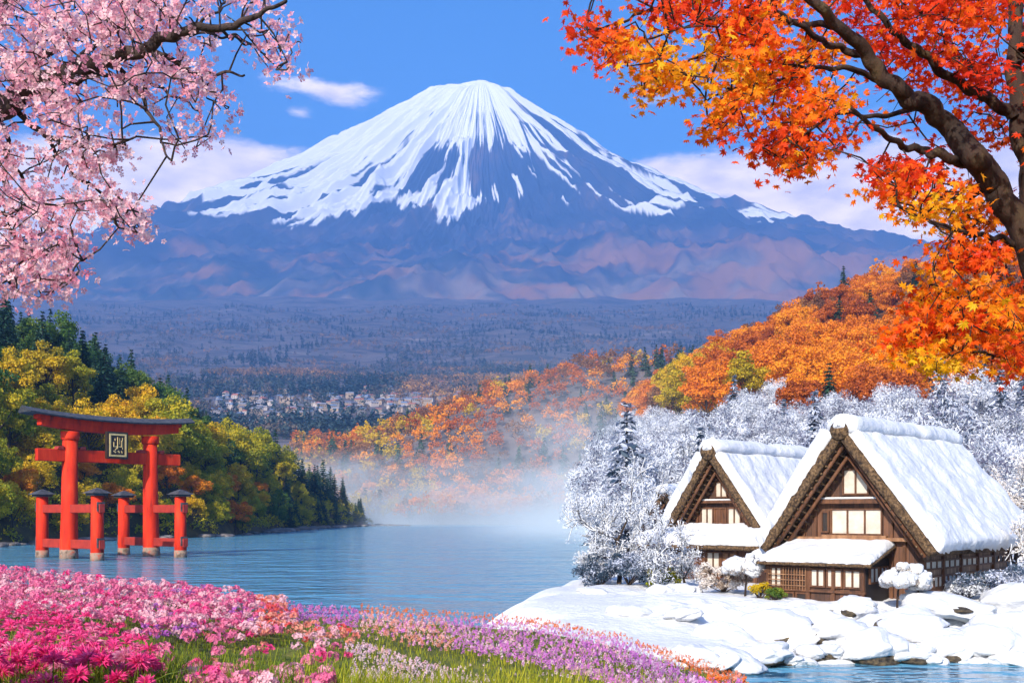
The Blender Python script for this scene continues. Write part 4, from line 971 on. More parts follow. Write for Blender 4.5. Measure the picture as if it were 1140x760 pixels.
# ================================================================== SNOWY GARDEN: trees, shrubs, boulders
rng = np.random.default_rng(77)
def gz(x, y): return float(snow_z(x, y)) if y < 80 else float(hillr_z(x, y))
def near_frost(px, py, Yd, h, wd, seed, label, mat='frost', depth=4, name='snowy_tree', nl=5200, leaf=.085, stems=1):
    rg = np.random.default_rng(seed); x = (px-570)/F*Yd; z = gz(x, Yd)-.1
    e = empty(name, (x, Yd, z), 0, label, 'tree' if name != 'snowy_shrub' else 'shrub', 'snow-laden garden trees' if name != 'snowy_shrub' else 'snow-laden shrubs')
    segs = []
    for s_ in range(stems):
        d0 = unit(np.array([rg.normal()*.25, rg.normal()*.25, 1.]))
        branch_segs(rg, (rg.normal()*.05, rg.normal()*.05, -.3), d0, h*.36, .022*h, depth, segs, up=.10, ang=.75, shrink=.74, nseg=3, rmin=.007)
    P1 = np.array([s[1] for s in segs]); 
    k = h/max(P1[:, 2].max(), .1); kx = wd/max(np.abs(P1[:, :2]).max(), .1)
    kk = np.array([min(kx, 1.6), min(kx, 1.6), k])
    segs = [(s[0]*kk, s[1]*kk, s[2], s[3], s[4]) for s in segs]
    v, f = segs_mesh(segs, 5, rmin=.012); nobj('branches', npmesh('branches', v, f, M['bark'], smooth=True), e)
    fine = [s for s in segs if s[4] <= 2]
    v, f = segs_mesh(fine, 5, 1.15, off=lambda P, R_: np.array([0, 0, 1.])*(R_[:, None]*.9+.012), rmin=.022)
    nobj('branch_snow', npmesh('branch_snow', v, f, M['snow'], smooth=True), e)
    tips = np.array([s[1] for s in segs if s[4] <= 1]); n = int(nl*.6); leaf = leaf*.72; kx_ = rg.integers(0, len(tips), n)
    C = tips[kx_]+rg.normal(size=(n, 3))*np.array([.16, .16, .10]); Nn = unit(rg.normal(size=(n, 3))*.7+np.array([0, 0, .7]))
    V, Fq, T_ = leaves_from(C, Nn, leaf, .4, np.clip(.30+.7*rg.random(n), 0, 1), rg)
    nobj('crown', npmesh('frost_crown', V, Fq, FOL[mat], {'tint': ('FACE', T_)}), e); return e
near_frost(688, 660, 56, 6.9, 2.9, 1, 'tall feathery snow-covered tree at the lake edge left of the farmhouses', nl=9000)
near_frost(655, 664, 57, 4.6, 1.9, 2, 'lower snow-covered tree leaning over the lake, leftmost of the snowy garden trees', nl=6500)
near_frost(722, 664, 52, 4.1, 2.2, 3, 'white twiggy tree in front of the left farmhouse skirt roof', nl=8000)
near_frost(765, 664, 52.5, 3.4, 1.6, 4, 'small twiggy snow tree before the left farmhouse ground floor', nl=5000)
near_frost(712, 600, 75, 7.6, 3.0, 14, 'slender frosted tree rising behind the left end of the skirt roof', nl=7000)
near_frost(1128, 620, 57, 6.6, 3.2, 5, 'cream-tinted frosted tree at the far end of the right farmhouse', 'frost_tan', nl=11000, leaf=.11)
near_frost(1150, 650, 48, 3.6, 1.8, 6, 'frosted bush-like tree at the right edge of the snow', 'frost_tan', nl=6000, name='snowy_shrub')
def shrub(px, Yd, h, wd, seed, label, mat, nl=3500, leaf=.07):
    rg = np.random.default_rng(seed); x = (px-570)/F*Yd; z = gz(x, Yd)-.05
    e = empty('snowy_shrub', (x, Yd, z), 0, label, 'shrub', 'snow-laden shrubs')
    (V, Fq, T_), P = crown_cloud(rg, wd, h*.55, h*.45, 26, nl, leaf, aspect=.4, spread=(.22, .38))
    nobj('foliage', npmesh('shrub_foliage', V, Fq, FOL[mat], {'tint': ('FACE', T_)}), e)
    segs = [(np.array([0, 0, -.2]), np.array([rg.normal()*.1, 0, h*.2]), .05, .04, 0)]
    for p in P[:14]: segs.append((np.array([0, 0, .0]), p, .03, .012, 0))
    v, f = segs_mesh(segs, 5); nobj('stem', npmesh('shrub_stem', v, f, M['bark']), e); return e
shrub(700, 53.5, 1.7, 1.3, 21, 'dark evergreen shrub half under snow below the tall feathery tree', 'frost_dark', 5200)
shrub(668, 55, 1.3, 1.3, 22, 'low blue-white shrub at the lake edge', 'frost_dark', 4200)
shrub(740, 52, 1.1, .8, 23, 'yellow-green shrub with little snow beside the left farmhouse', 'yellowgreen', 2200)
shrub(806, 49.5, 1.5, 1.1, 24, 'reddish-brown frosted shrub between the two farmhouses', 'frost_tan', 3800)
shrub(846, 45.8, .75, .5, 25, 'small yellow-green shrub at the left corner of the annex', 'yellow', 1500, .05)
shrub(862, 45.4, .6, .45, 26, 'small dark shrub against the annex wall', 'green', 1300, .05)
shrub(1112, 45.5, 1.5, 1.5, 27, 'blue-shaded snowy shrub by the side wall of the right farmhouse', 'frost_dark', 4500)
shrub(1075, 46.0, .8, 1.0, 28, 'low snowy shrub at the foot of the side wall', 'frost', 2600)
# cloud-pruned trees capped with snow
def lump(name, rg, rr, flat, mat, seed, sub=3, amp=.35):
    me = rock_mesh(name, seed, mat, sub, amp, 1.0); return me
puff_meshes = [rock_mesh('snow_puff', 500+i, M['snow'], 3, .60, .72) for i in range(4)]
def pruned(px, Yd, h, wd, seed, label, nst):
    rg = np.random.default_rng(seed); x = (px-570)/F*Yd; z = gz(x, Yd)-.1
    e = empty('pruned_tree', (x, Yd, z), 0, label, 'tree', 'cloud-pruned garden trees')
    mb = MB(); tops = []
    for s_ in range(nst):
        x0 = (s_-(nst-1)/2)*.75; pts = [(x0, 0, -.3), (x0+rg.normal()*.05, 0, h*.25), (x0+rg.normal()*.10, .05, h*.48), (x0*.7+rg.normal()*.1, 0, h*.66)]; mb.tube(pts, [.055, .048, .04, .03], 8); tops.append(pts[-1])
    P_ = []
    for k in range(34):
        a = rg.uniform(0, 6.28); q = rg.random()**.5; zz = h*(.55+.36*rg.random()*(1.1-q*.7)); P_.append((math.cos(a)*q*wd*.85, math.sin(a)*q*wd*.7, zz))
    for p in P_:
        t0 = tops[int(rg.integers(len(tops)))]; mb.tube([t0, ((t0[0]+p[0])/2, (t0[1]+p[1])/2, (t0[2]+p[2])/2-.08), p], [.025, .018, .012], 5)
    mb.build('trunk', M['bark_maple'], e, True)
    n = 5200; kx_ = rg.integers(0, len(P_), n); d = unit(rg.normal(size=(n, 3)))*np.array([.42, .42, .20]); C = np.array(P_)[kx_]+d*rg.random((n, 1))**.4*wd*.72+np.array([0, 0, -.02])
    V, Fq, T_ = leaves_from(C, unit(rg.normal(size=(n, 3))+np.array([0, 0, .4])), .042, .35, np.clip(.05+.95*rg.random(n), 0, 1), rg)
    nobj('crown', npmesh('pruned_crown', V, Fq, FOL['frost_tan'], {'tint': ('FACE', T_)}), e)
    for i, p in enumerate(P_):
        o = nobj('snow_clump', puff_meshes[i % 4], e); s = rg.uniform(.26, .40)*wd*.95; o.location = (p[0], p[1], p[2]+.08); o.scale = (s*.85, s*.8, s*.95); o.rotation_euler = (0, 0, rg.uniform(0, 6))
pruned(1010, 42.5, 2.25, 1.0, 31, 'cloud-pruned tree with two thin trunks and snow pads before the annex corner', 2)
pruned(829, 47.5, 2.05, .95, 32, 'round snow-capped tree with a single thin trunk left of the annex', 1)
# snow humps over rocks and shrubs along the stream
M['moss_rock'] = surf('mossy_rock', [(.35,(.012,.010,.009)),(.5,(.055,.043,.030)),(.72,(.15,.11,.055))], 5, .9, .9, 8)
rock_b = [rock_mesh('boulder_rock', 60+i, M['moss_rock'], 3, .45, .75) for i in range(5)]
cap_b = [rock_mesh('boulder_snow', 80+i, M['snow'], 4, .36, .85) for i in range(6)]
def boulder(px, Yd, s, sz, bare, where):
    x = (px-570)/F*Yd; z = gz(x, Yd); e = empty('snowy_boulder', (x, Yd, z), rng.uniform(0, 6.28), None, 'boulder', 'snow-capped boulders along the stream')
    e['label'] = ('large ' if s > 1.1 else 'small ' if s < .5 else '')+'snow-capped boulder '+where
    r_ = nobj('rock', rock_b[int(rng.integers(5))], e); r_.scale = (s*(.96 if bare else .86), s*(.86 if bare else .76), s*sz*.66); r_.location = (0, 0, -.02)
    c = nobj('snow_cap', cap_b[int(rng.integers(6))], e); c.scale = (s*1.10, s*1.0, s*sz*(.80 if bare else .88)); c.location = (0, 0, s*sz*(.36 if bare else .08)); c.rotation_euler = (rng.normal()*.12, rng.normal()*.12, rng.uniform(0, 6))
B_ = []
for k in range(40):
    px = 735+k*10.8+rng.uniform(-7, 7); B_.append((px, None, .25+.85*rng.random()**1.6, rng.uniform(.55, .85), True))
for (px, _, s, sz, br) in B_:
    x = (px-570)/F*36; ys = float(np.interp(x, [-3,4,7,9,12,16,22,30,60], [31,32.5,33.6,35.4,36.0,36.0,35.6,36.0,36.5]))
    boulder(px, ys+rng.uniform(-.2, .9), s, sz, br, 'at the stream edge '+('near the tip of the flower bank' if px < 830 else ('below the annex' if px < 960 else ('below the two-trunked tree' if px < 1060 else 'towards the right end of the bank'))))
for (px, Yd, s, sz, wh) in [(795,38,.95,.55,'on the open snow below the left farmhouse'),(700,42,.8,.5,'alone on the flat snow by the lake'),(870,38.5,1.5,.55,'in the middle of the bank below the annex'),(760,40.5,.7,.5,'on the open snow below the left farmhouse'),
                            (935,37.6,1.3,.6,'in the middle of the bank below the annex'),(1010,38.2,1.5,.5,'on the bank below the two-trunked tree'),(1075,37.4,1.3,.55,'on the bank at the lower right'),(1120,38.0,1.2,.6,'on the bank at the lower right'),
                            (950,41.5,1.0,.75,'before the annex door'),(920,41.8,.55,.6,'before the annex door'),(1055,42.6,1.6,.45,'beyond the narrow side stream'),(1140,43.5,1.5,.6,'beyond the narrow side stream'),(985,42.2,.6,.5,'under the two-trunked tree'),
                            (760,50,.8,.7,'before the left farmhouse wall'),(735,49.5,.6,.7,'before the left farmhouse wall'),(1105,40.2,.9,.5,'on the bank at the lower right'),(660,50,.7,.4,'at the lake edge')]:
    boulder(px, Yd, s, sz, False, wh)

# ================================================================== CHERRY TREE (upper left)
rng = np.random.default_rng(101)
def inside(poly, x, y):
    x = np.asarray(x); y = np.asarray(y); c = np.zeros(x.shape, bool); n = len(poly); j = n-1
    for i in range(n):
        xi, yi = poly[i]; xj, yj = poly[j]
        t = ((yi > y) != (yj > y)) & (x < (xj-xi)*(y-yi)/((yj-yi) if yj != yi else 1e-9)+xi); c ^= t; j = i
    return c
def limb3(pts, Y0, dY, rg):
    """photo-plane trace -> a limb wandering in depth"""
    out = []; n = len(pts)
    for i, (px, py) in enumerate(pts):
        Yd = Y0+dY*i/max(n-1, 1)+rg.normal()*.05; out.append(np.array(px_at(px, py, Yd)))
    # resample with a smooth curve
    P_ = np.array(out); t = np.linspace(0, 1, len(P_)); tt = np.linspace(0, 1, max(len(P_)*4, 6))
    def cr(P_, q):
        s = q*(len(P_)-1); i = min(int(s), len(P_)-2); f = s-i; p0 = P_[max(i-1, 0)]; p1 = P_[i]; p2 = P_[i+1]; p3 = P_[min(i+2, len(P_)-1)]
        return .5*((2*p1)+(-p0+p2)*f+(2*p0-5*p1+4*p2-p3)*f*f+(-p0+3*p1-3*p2+p3)*f**3)
    return np.array([cr(P_, q) for q in tt])
def build_limbs(limbs, Y0, rg, sc_=1.0):
    res = []
    for (pts, r0, r1, dY) in limbs:
        L_ = limb3(pts, Y0, dY, rg); L_[1:-1] += rg.normal(size=(len(L_)-2, 3))*.012; r = np.linspace(r0, r1, len(L_))*(Y0/F)/2*sc_
        res.append((L_, r))
    return res
def make_blossom_sprays(C, rg, n_per, spread, fs, petals=5):
    """five-petal blossoms clustered round the points C -> quads + tint"""
    k = np.repeat(np.arange(len(C)), n_per); n = len(k)
    P_ = C[k]+rg.normal(size=(n, 3))*spread; nr = unit(rg.normal(size=(n, 3))+unit(P_-C[k]+1e-6)*1.1+np.array([0, -.5, -.1]))
    a = unit(np.cross(nr, rg.normal(size=(n, 3)))); b_ = np.cross(nr, a); ft = rg.random(n)
    Vs = []; Ts = []; sz = fs*rg.uniform(.75, 1.2, n)
    for q in range(petals):
        t = 2*np.pi*q/petals; d = a*np.cos(t)+b_*np.sin(t); s = -a*np.sin(t)+b_*np.cos(t)
        up = nr*sz[:, None]*.28*rg.uniform(.4, 1.3, (n, 1))
        v0 = P_+d*sz[:, None]*.08; v1 = P_+d*sz[:, None]*.62+s*sz[:, None]*.36+up; v2 = P_+d*sz[:, None]*1.0+up*1.2; v3 = P_+d*sz[:, None]*.62-s*sz[:, None]*.36+up
        Vs.append(np.stack([v0, v1, v2, v3], 1)); Ts.append(np.clip(ft*.7+.3*rg.random(n), 0, .82))
    # dark pink heart
    c = sz[:, None]*.13; Vs.append(np.stack([P_+a*c+nr*.002, P_+b_*c+nr*.002, P_-a*c+nr*.002, P_-b_*c+nr*.002], 1)); Ts.append(np.full(n, 1.0))
    V = np.concatenate(Vs).reshape(-1, 3); return V, np.arange(len(V)).reshape(-1, 4), np.concatenate(Ts)
FOL['cherry'] = leafmat('cherry_blossom', [(0,(.97,.78,.80)),(.35,(.95,.62,.68)),(.65,(.93,.43,.53)),(.83,(.88,.30,.42)),(.93,(.50,.06,.14)),(1,(.50,.06,.14))], trans=.55, objvar=0, rough=.7)
CH = empty('cherry_tree', (-4.9, 6.6, 3.3), 0, 'pink blossoming cherry tree reaching in from the upper left', 'cherry tree')
def child(nm, me, parent, root):
    o = nobj(nm, me, parent); 
    if parent is root: o.matrix_parent_inverse = Matrix.Translation(-root.location)
    return o
def limb_tube(P_, r, n, seed):
    """one continuous tapering limb with knots"""
    t = np.linspace(0, 1, len(P_)); tt = np.linspace(0, 1, len(P_)*4); Q = np.stack([np.interp(tt, t, P_[:, k]) for k in range(3)], 1); rr = np.interp(tt, t, r)
    for _ in range(3): Q[1:-1] = (Q[:-2]+2*Q[1:-1]+Q[2:])/4
    D = unit(np.gradient(Q, axis=0)); A = unit(np.cross(D, np.array([.2, 1, .1]))); B = np.cross(A, D); a = np.arange(n)*2*np.pi/n
    m = rr[:, None]*(1+(fbm(np.cos(a)[None]*1.2+tt[:, None]*14+seed, np.sin(a)[None]*1.2+tt[:, None]*5, seed+3, 3)-.5)*.5)
    V = Q[:, None]+(A[:, None]*np.cos(a)[None, :, None]+B[:, None]*np.sin(a)[None, :, None])*m[..., None]
    i = np.arange(len(tt)*n).reshape(len(tt), n); j = np.roll(i, -1, 1)
    return V.reshape(-1, 3), np.stack([i[:-1], i[1:], j[1:], j[:-1]], -1).reshape(-1, 4)
def near_px(px, py, pts, tol):
    for (x0, y0), (x1, y1) in zip(pts[:-1], pts[1:]):
        dx, dy = x1-x0, y1-y0; t = max(0, min(1, ((px-x0)*dx+(py-y0)*dy)/(dx*dx+dy*dy)))
        if math.hypot(px-x0-t*dx, py-y0-t*dy) < tol: return True
    return False
def grow_twigs(cl, LP, LI, rg, r0, frac):
    """join every cluster to the nearest limb point or earlier cluster, outwards"""
    d0 = np.array([np.linalg.norm(LP-c, axis=1).min() for c in cl]); order = np.argsort(d0)
    nodes = [p for p in LP]; own = list(LI); A = np.zeros((len(LP)+len(cl), 3)); A[:len(LP)] = LP; n = len(LP); O = np.zeros(len(A), int); O[:n] = LI
    dep = np.zeros(len(A)); owner = np.zeros(len(cl), int); tw = []
    for q in order:
        c = cl[q]; d = np.linalg.norm((A[:n]-c), axis=1)+dep[:n]*.03; j = int(d.argmin()); owner[q] = O[j]
        p0 = A[j]; mid = (p0+c)/2+rg.normal(size=3)*np.linalg.norm(c-p0)*.10; k = max(.35, 1-dep[j]*.10)
        if rg.random() < frac:
            tw.append((p0, mid, r0*k, r0*k*.85, 0, O[j])); tw.append((mid, c, r0*k*.85, r0*k*.7, 0, O[j]))
        A[n] = c; O[n] = O[j]; dep[n] = dep[j]+1; n += 1
    return tw, owner
limbs = [([(-190,200),(-60,150),(0,122),(30,100),(55,90),(85,82),(100,72),(130,62),(160,55),(185,42),(215,33),(262,29),(290,18),(318,1)], 28, 3, -.9),
         ([(30,98),(45,62),(75,45),(98,14),(112,-20)], 10, 4, .5), ([(-30,60),(0,20),(20,-10),(40,-60)], 16, 8, .4),
         ([(95,78),(165,58),(200,72),(232,82),(272,84)], 8, 2, -.6), ([(110,74),(132,78),(155,105),(168,130),(180,152),(191,179)], 6, 2, -.9),
         ([(60,90),(105,84),(150,88),(190,105),(222,124)], 7, 2, .7), ([(-40,95),(0,108),(40,145),(70,155),(110,164),(152,152)], 9, 2, -.3),
         ([(52,150),(75,185),(112,215),(140,232),(165,247)], 5, 1.6, .3), ([(-20,120),(10,150),(4,200),(-4,240)], 7, 3, .8),
         ([(-40,225),(0,240),(60,230),(102,228)], 6, 1.6, .3), ([(-40,235),(0,250),(42,278),(92,290)], 6, 1.6, -.4), ([(235,31),(262,40),(292,56),(335,48)], 4, 1.3, .5),
         ([(-30,290),(0,300),(25,325),(50,330)], 5, 1.5, .2), ([(180,44),(220,38),(262,42),(300,62),(320,72)], 4, 1.4, .9), ([(60,88),(90,60),(150,20),(210,-12)], 7, 3, .9),
         ([(-10,150),(22,190),(40,240),(60,262)], 5, 2, .9), ([(215,33),(240,14),(262,-10)], 4, 2, .4)]
LB = build_limbs(limbs, 6.6, rng)
mb = MB(); root0 = LB[0][0][0]
mb.tube([(-4.95,6.65,2.9),(-4.9,6.62,3.6),(-4.75,6.6,4.8),(-4.55,6.6,5.9),tuple(root0)], [.34,.27,.22,.19,.13], 14)
for tgt_, r_ in ((LB[2][0][0], .07), (LB[8][0][0], .045), (LB[9][0][0], .04), (LB[10][0][0], .04), (LB[12][0][0], .035), (LB[6][0][0], .05), (LB[15][0][0], .035)):
    st = np.array([-4.6, 6.6, 5.2+.4*rng.random()]) if tgt_[2] < 7.2 else np.array([-4.5, 6.6, 6.0]); mid = (st+tgt_)/2+np.array([0, 0, .2]); mb.tube([tuple(st), tuple(mid), tuple(tgt_)], [r_*1.4, r_*1.1, r_*.7], 8)
tro = mb.build('trunk', M['bark_cherry'], CH, True); tro.matrix_parent_inverse = Matrix.Translation(-CH.location)
poly = [(-120,-60),(330,-60),(330,-5),(326,6),(318,25),(345,42),(348,56),(325,78),(300,78),(288,64),(262,56),(244,50),(236,62),(228,86),(243,104),(260,124),(242,134),(243,162),(218,176),(180,166),(150,162),(132,172),(122,190),(102,198),(128,214),(150,232),(176,252),(158,262),(122,252),(95,236),(62,240),(86,264),(100,286),(92,298),(76,322),(44,326),(20,336),(-120,330)]
holes = [(62,58,16,10),(120,128,34,15),(122,78,16,9),(135,150,24,9),(70,200,26,14),(230,12,14,12),(205,58,26,9),(40,255,16,12),(250,75,12,12),(110,112,14,12),(60,292,12,9),(200,140,24,9),(40,122,14,7),(28,205,9,9)]
LP = np.concatenate([l[0] for l in LB]); LI = np.concatenate([np.full(len(l[0]), i) for i, l in enumerate(LB)])
cl = []
tries = 0
while len(cl) < 1400 and tries < 90000:
    tries += 1; px = rng.uniform(-110, 350); py = rng.uniform(-55, 336)
    if not inside(poly, np.array([px]), np.array([py]))[0]: continue
    w_ = 1.0
    for (hx, hy, rx, ry) in holes:
        q = ((px-hx)/rx)**2+((py-hy)/ry)**2
        if q < 1: w_ = .06
        elif q < 1.9: w_ = min(w_, .35)
    dn = float(fbm(px/26., py/26., 640, 3)); w_ *= float(sst(.34, .56, dn))+.05
    if px > 190: w_ *= .50
    if near_px(px, py, limbs[0][0], 12): w_ *= .12
    elif near_px(px, py, limbs[5][0], 5) or near_px(px, py, limbs[6][0], 5): w_ *= .5
    if rng.random() > w_: continue
    Yd = 6.3+rng.normal()*.42; cl.append(np.array(px_at(px, py, Yd)))
cl = np.array(cl); tw, owner = grow_twigs(cl, LP, LI, rng, .0062, 1.1)
for i, (L_, r) in enumerate(LB):
    v, f = limb_tube(L_, r, 10, i); parts_v = [v]; parts_f = [f]; b0 = len(v)
    mine = [t_[:5] for t_ in tw if t_[5] == i]
    if mine: v2, f2 = segs_mesh(mine, 4); parts_v.append(v2); parts_f.append(f2+b0)
    bo = child('bough', npmesh('bough', np.concatenate(parts_v), np.concatenate(parts_f), M['bark_cherry'], smooth=True), CH, CH)
    C = cl[owner == i]
    if len(C):
        V, Fq, T_ = make_blossom_sprays(C, rng, 7, .052, .0235)
        T_ = np.where(T_ < .9, np.clip(T_*.9+.35*(fbm(V.reshape(-1, 4, 3)[:, 0, 0]*2.2, V.reshape(-1, 4, 3)[:, 0, 2]*2.2, 3, 2)-.5), 0, .86), T_)
        nobj('blossoms', npmesh('blossoms', V, Fq, FOL['cherry'], {'tint': ('FACE', T_)}), bo)

# ================================================================== MAPLE TREE (upper right)
rng = np.random.default_rng(202)
FOL['maple'] = leafmat('maple_leaves', [(0,(.96,.56,.015)),(.22,(.95,.37,.008)),(.45,(.93,.19,.006)),(.72,(.88,.085,.008)),(1,(.70,.035,.008))], trans=.58, objvar=0, rough=.45)
MP = empty('maple_tree', (5.2, 7.4, 3.2), 0, 'red and orange Japanese maple hanging in from the upper right', 'maple tree')
mlimbs = [([(1210,420),(1165,330),(1138,262),(1110,208),(1085,175),(1060,142),(1030,118),(1000,100),(965,62),(930,28),(895,-8)], 36, 9, -.7),
          ([(1112,210),(1080,184),(1050,175),(1022,166),(1000,158),(968,140),(945,118)], 13, 3, -.9), ([(1175,330),(1150,240),(1136,150),(1130,60),(1136,-30)], 24, 16, .3),
          ([(1128,130),(1095,108),(1062,90),(1030,60),(990,30),(960,-5)], 13, 5, -.4), ([(960,60),(930,52),(900,36),(870,14),(850,-10)], 8, 3, -.8), ([(1000,100),(950,78),(905,74),(862,70)], 8, 2.5, -.6),
          ([(930,30),(880,22),(840,18),(790,22),(745,36)], 8, 2, -.9), ([(905,74),(860,92),(820,98),(785,112)], 5, 1.6, -.5), ([(790,22),(740,10),(700,20),(662,34)], 5, 1.5, -.6), ([(1030,118),(985,128),(930,130),(880,158)], 6, 2, -.9),
          ([(1190,440),(1150,400),(1118,368),(1090,342),(1062,330)], 10, 2.5, -.5), ([(1118,368),(1085,366),(1050,366),(1022,372)], 5, 1.6, .4), ([(1150,400),(1120,398),(1080,392),(1040,398)], 5, 1.6, -.2), ([(1180,300),(1130,268),(1080,262),(1040,250),(1000,230)], 8, 2, -.9),
          ([(1110,208),(1060,222),(1020,214),(985,196)], 6, 2, -.4), ([(840,18),(800,50),(760,70),(720,84)], 4, 1.4, -.2), ([(1136,60),(1180,20),(1220,-40)], 14, 8, .3), ([(1150,240),(1200,180),(1240,120)], 12, 6, .3)]
LB = build_limbs(mlimbs, 7.4, rng)
mb = MB(); mb.tube([(5.35,7.5,2.6),(5.25,7.45,3.4),(4.9,7.4,4.6),(4.4,7.4,5.4),tuple(LB[0][0][0])], [.44,.34,.27,.22,.15], 16)
for k, r_ in ((2,.10),(10,.045),(13,.05)): mb.tube([(4.75,7.4,4.9), tuple((np.array([4.75,7.4,4.9])+LB[k][0][0])/2), tuple(LB[k][0][0])], [r_*1.3, r_, r_*.8], 9)
tro = mb.build('trunk', M['bark_maple'], MP, True); tro.matrix_parent_inverse = Matrix.Translation(-MP.location)
poly = [(652,-60),(655,10),(641,36),(646,68),(668,76),(700,74),(712,80),(702,100),(722,112),(752,96),(776,100),(792,116),(780,146),(790,152),(812,142),(836,126),(850,140),(828,166),(842,176),(862,180),(872,192),(902,186),(934,166),(950,150),(972,142),(990,140),(1012,156),(1006,172),(966,186),(964,206),(975,220),(1002,226),(1003,240),(1022,244),(1048,232),(1062,240),(1050,252),(1052,270),(1036,292),(1040,312),(1012,330),(1018,346),(1034,352),(992,374),(990,392),(1002,404),(1024,402),(1040,408),(1062,420),(1092,412),(1130,414),(1210,420),(1260,200),(1260,-60)]
holes = [(770,40,22,12),(1085,135,22,9),(1010,80,26,9),(1065,160,14,10),(1122,235,16,26),(1130,180,16,24),(948,96,22,8),(880,40,18,7),(1110,310,18,16),(1090,60,26,10),(925,140,18,9)]
LP = np.concatenate([l[0] for l in LB]); LI = np.concatenate([np.full(len(l[0]), i) for i, l in enumerate(LB)])
cl = []; tries = 0
while len(cl) < 2000 and tries < 90000:
    tries += 1; px = rng.uniform(638, 1250); py = rng.uniform(-58, 424)
    if not inside(poly, np.array([px]), np.array([py]))[0]: continue
    w_ = 1.0
    for (hx, hy, rx, ry) in holes:
        q = ((px-hx)/rx)**2+((py-hy)/ry)**2
        if q < 1: w_ = .12
    if near_px(px, py, mlimbs[0][0][:7], 20) or near_px(px, py, mlimbs[0][0], 12): w_ *= .05
    elif near_px(px, py, mlimbs[2][0], 16): w_ *= .08
    elif near_px(px, py, mlimbs[1][0], 8) or near_px(px, py, mlimbs[3][0], 7) or near_px(px, py, mlimbs[4][0], 6) or near_px(px, py, mlimbs[9][0], 5): w_ *= .22
    dn = float(fbm(px/38., py/22., 940, 3)); w_ *= float(sst(.33, .55, dn))+.10
    if rng.random() > w_: continue
    nearl = any(near_px(px, py, mlimbs[q][0], tq) for q, tq in ((0, 34), (1, 16), (2, 28), (3, 16), (4, 12), (5, 10), (9, 10)))
    cl.append(np.array([*px_at(px, py, 7.75+abs(rng.normal())*.5 if nearl else 7.0+rng.normal()*.55), px, py]))
cl = np.array(cl); tw, owner = grow_twigs(cl[:, :3], LP, LI, rng, .0072, 1.1)
def maple_leaves(C, rg, n_per, spread, fs):
    k = np.repeat(np.arange(len(C)), n_per); n = len(k); P_ = C[k, :3]+rg.normal(size=(n, 3))*np.array([spread, spread, spread*.55])
    nr = unit(rg.normal(size=(n, 3))*.75+np.array([-.1, -.75, .55])); dn_ = unit(np.array([0, 0, -1.])+rg.normal(size=(n, 3))*.8); a = unit(dn_-(dn_*nr).sum(1, keepdims=True)*nr); b_ = np.cross(nr, a)
    sz = fs*rg.uniform(.7, 1.25, n); Vs = []; Ts = []
    px, py = C[k, 3], C[k, 4]
    yel = np.exp(-((px-775)/75)**2-((py-80)/38)**2)*.9+np.exp(-((px-1060)/70)**2-((py-405)/24)**2)*.9+np.exp(-((px-1050)/34)**2-((py-225)/26)**2)*.5+np.exp(-((px-1030)/40)**2-((py-300)/40)**2)*.45
    base = np.clip(.62+.20*sst(720, 660, px)+.12*sst(900, 1100, px)*(py < 200)-.66*yel+(fbm(px/34, py/26, 41, 3)-.5)*1.25+rg.normal(size=n)*.13, 0, 1)
    for ang, ln in ((0,1.0),(.62,.92),(-.62,.92),(1.25,.72),(-1.25,.72),(2.0,.45),(-2.0,.45)):
        d = a*np.cos(ang)+b_*np.sin(ang); s = -a*np.sin(ang)+b_*np.cos(ang); l = (sz*ln)[:, None]; cup = nr*(sz*rg.uniform(-.25, .1, n))[:, None]
        Vs.append(np.stack([P_, P_+d*l*.45+s*l*.17, P_+d*l+cup, P_+d*l*.45-s*l*.17], 1)); Ts.append(base)
    V = np.concatenate(Vs).reshape(-1, 3); return V, np.arange(len(V)).reshape(-1, 4), np.concatenate(Ts)
for i, (L_, r) in enumerate(LB):
    v, f = limb_tube(L_, r, 14, i); parts_v = [v]; parts_f = [f]; b0 = len(v)
    mine = [t_[:5] for t_ in tw if t_[5] == i]
    if mine: v2, f2 = segs_mesh(mine, 4); parts_v.append(v2); parts_f.append(f2+b0)
    bo = child('bough', npmesh('bough', np.concatenate(parts_v), np.concatenate(parts_f), M['bark_maple'], smooth=True), MP, MP)
    C = cl[owner == i]
    if len(C):
        V, Fq, T_ = maple_leaves(C, rng, 10, .080, .043); nobj('leaves', npmesh('leaves', V, Fq, FOL['maple'], {'tint': ('FACE', T_)}), bo)
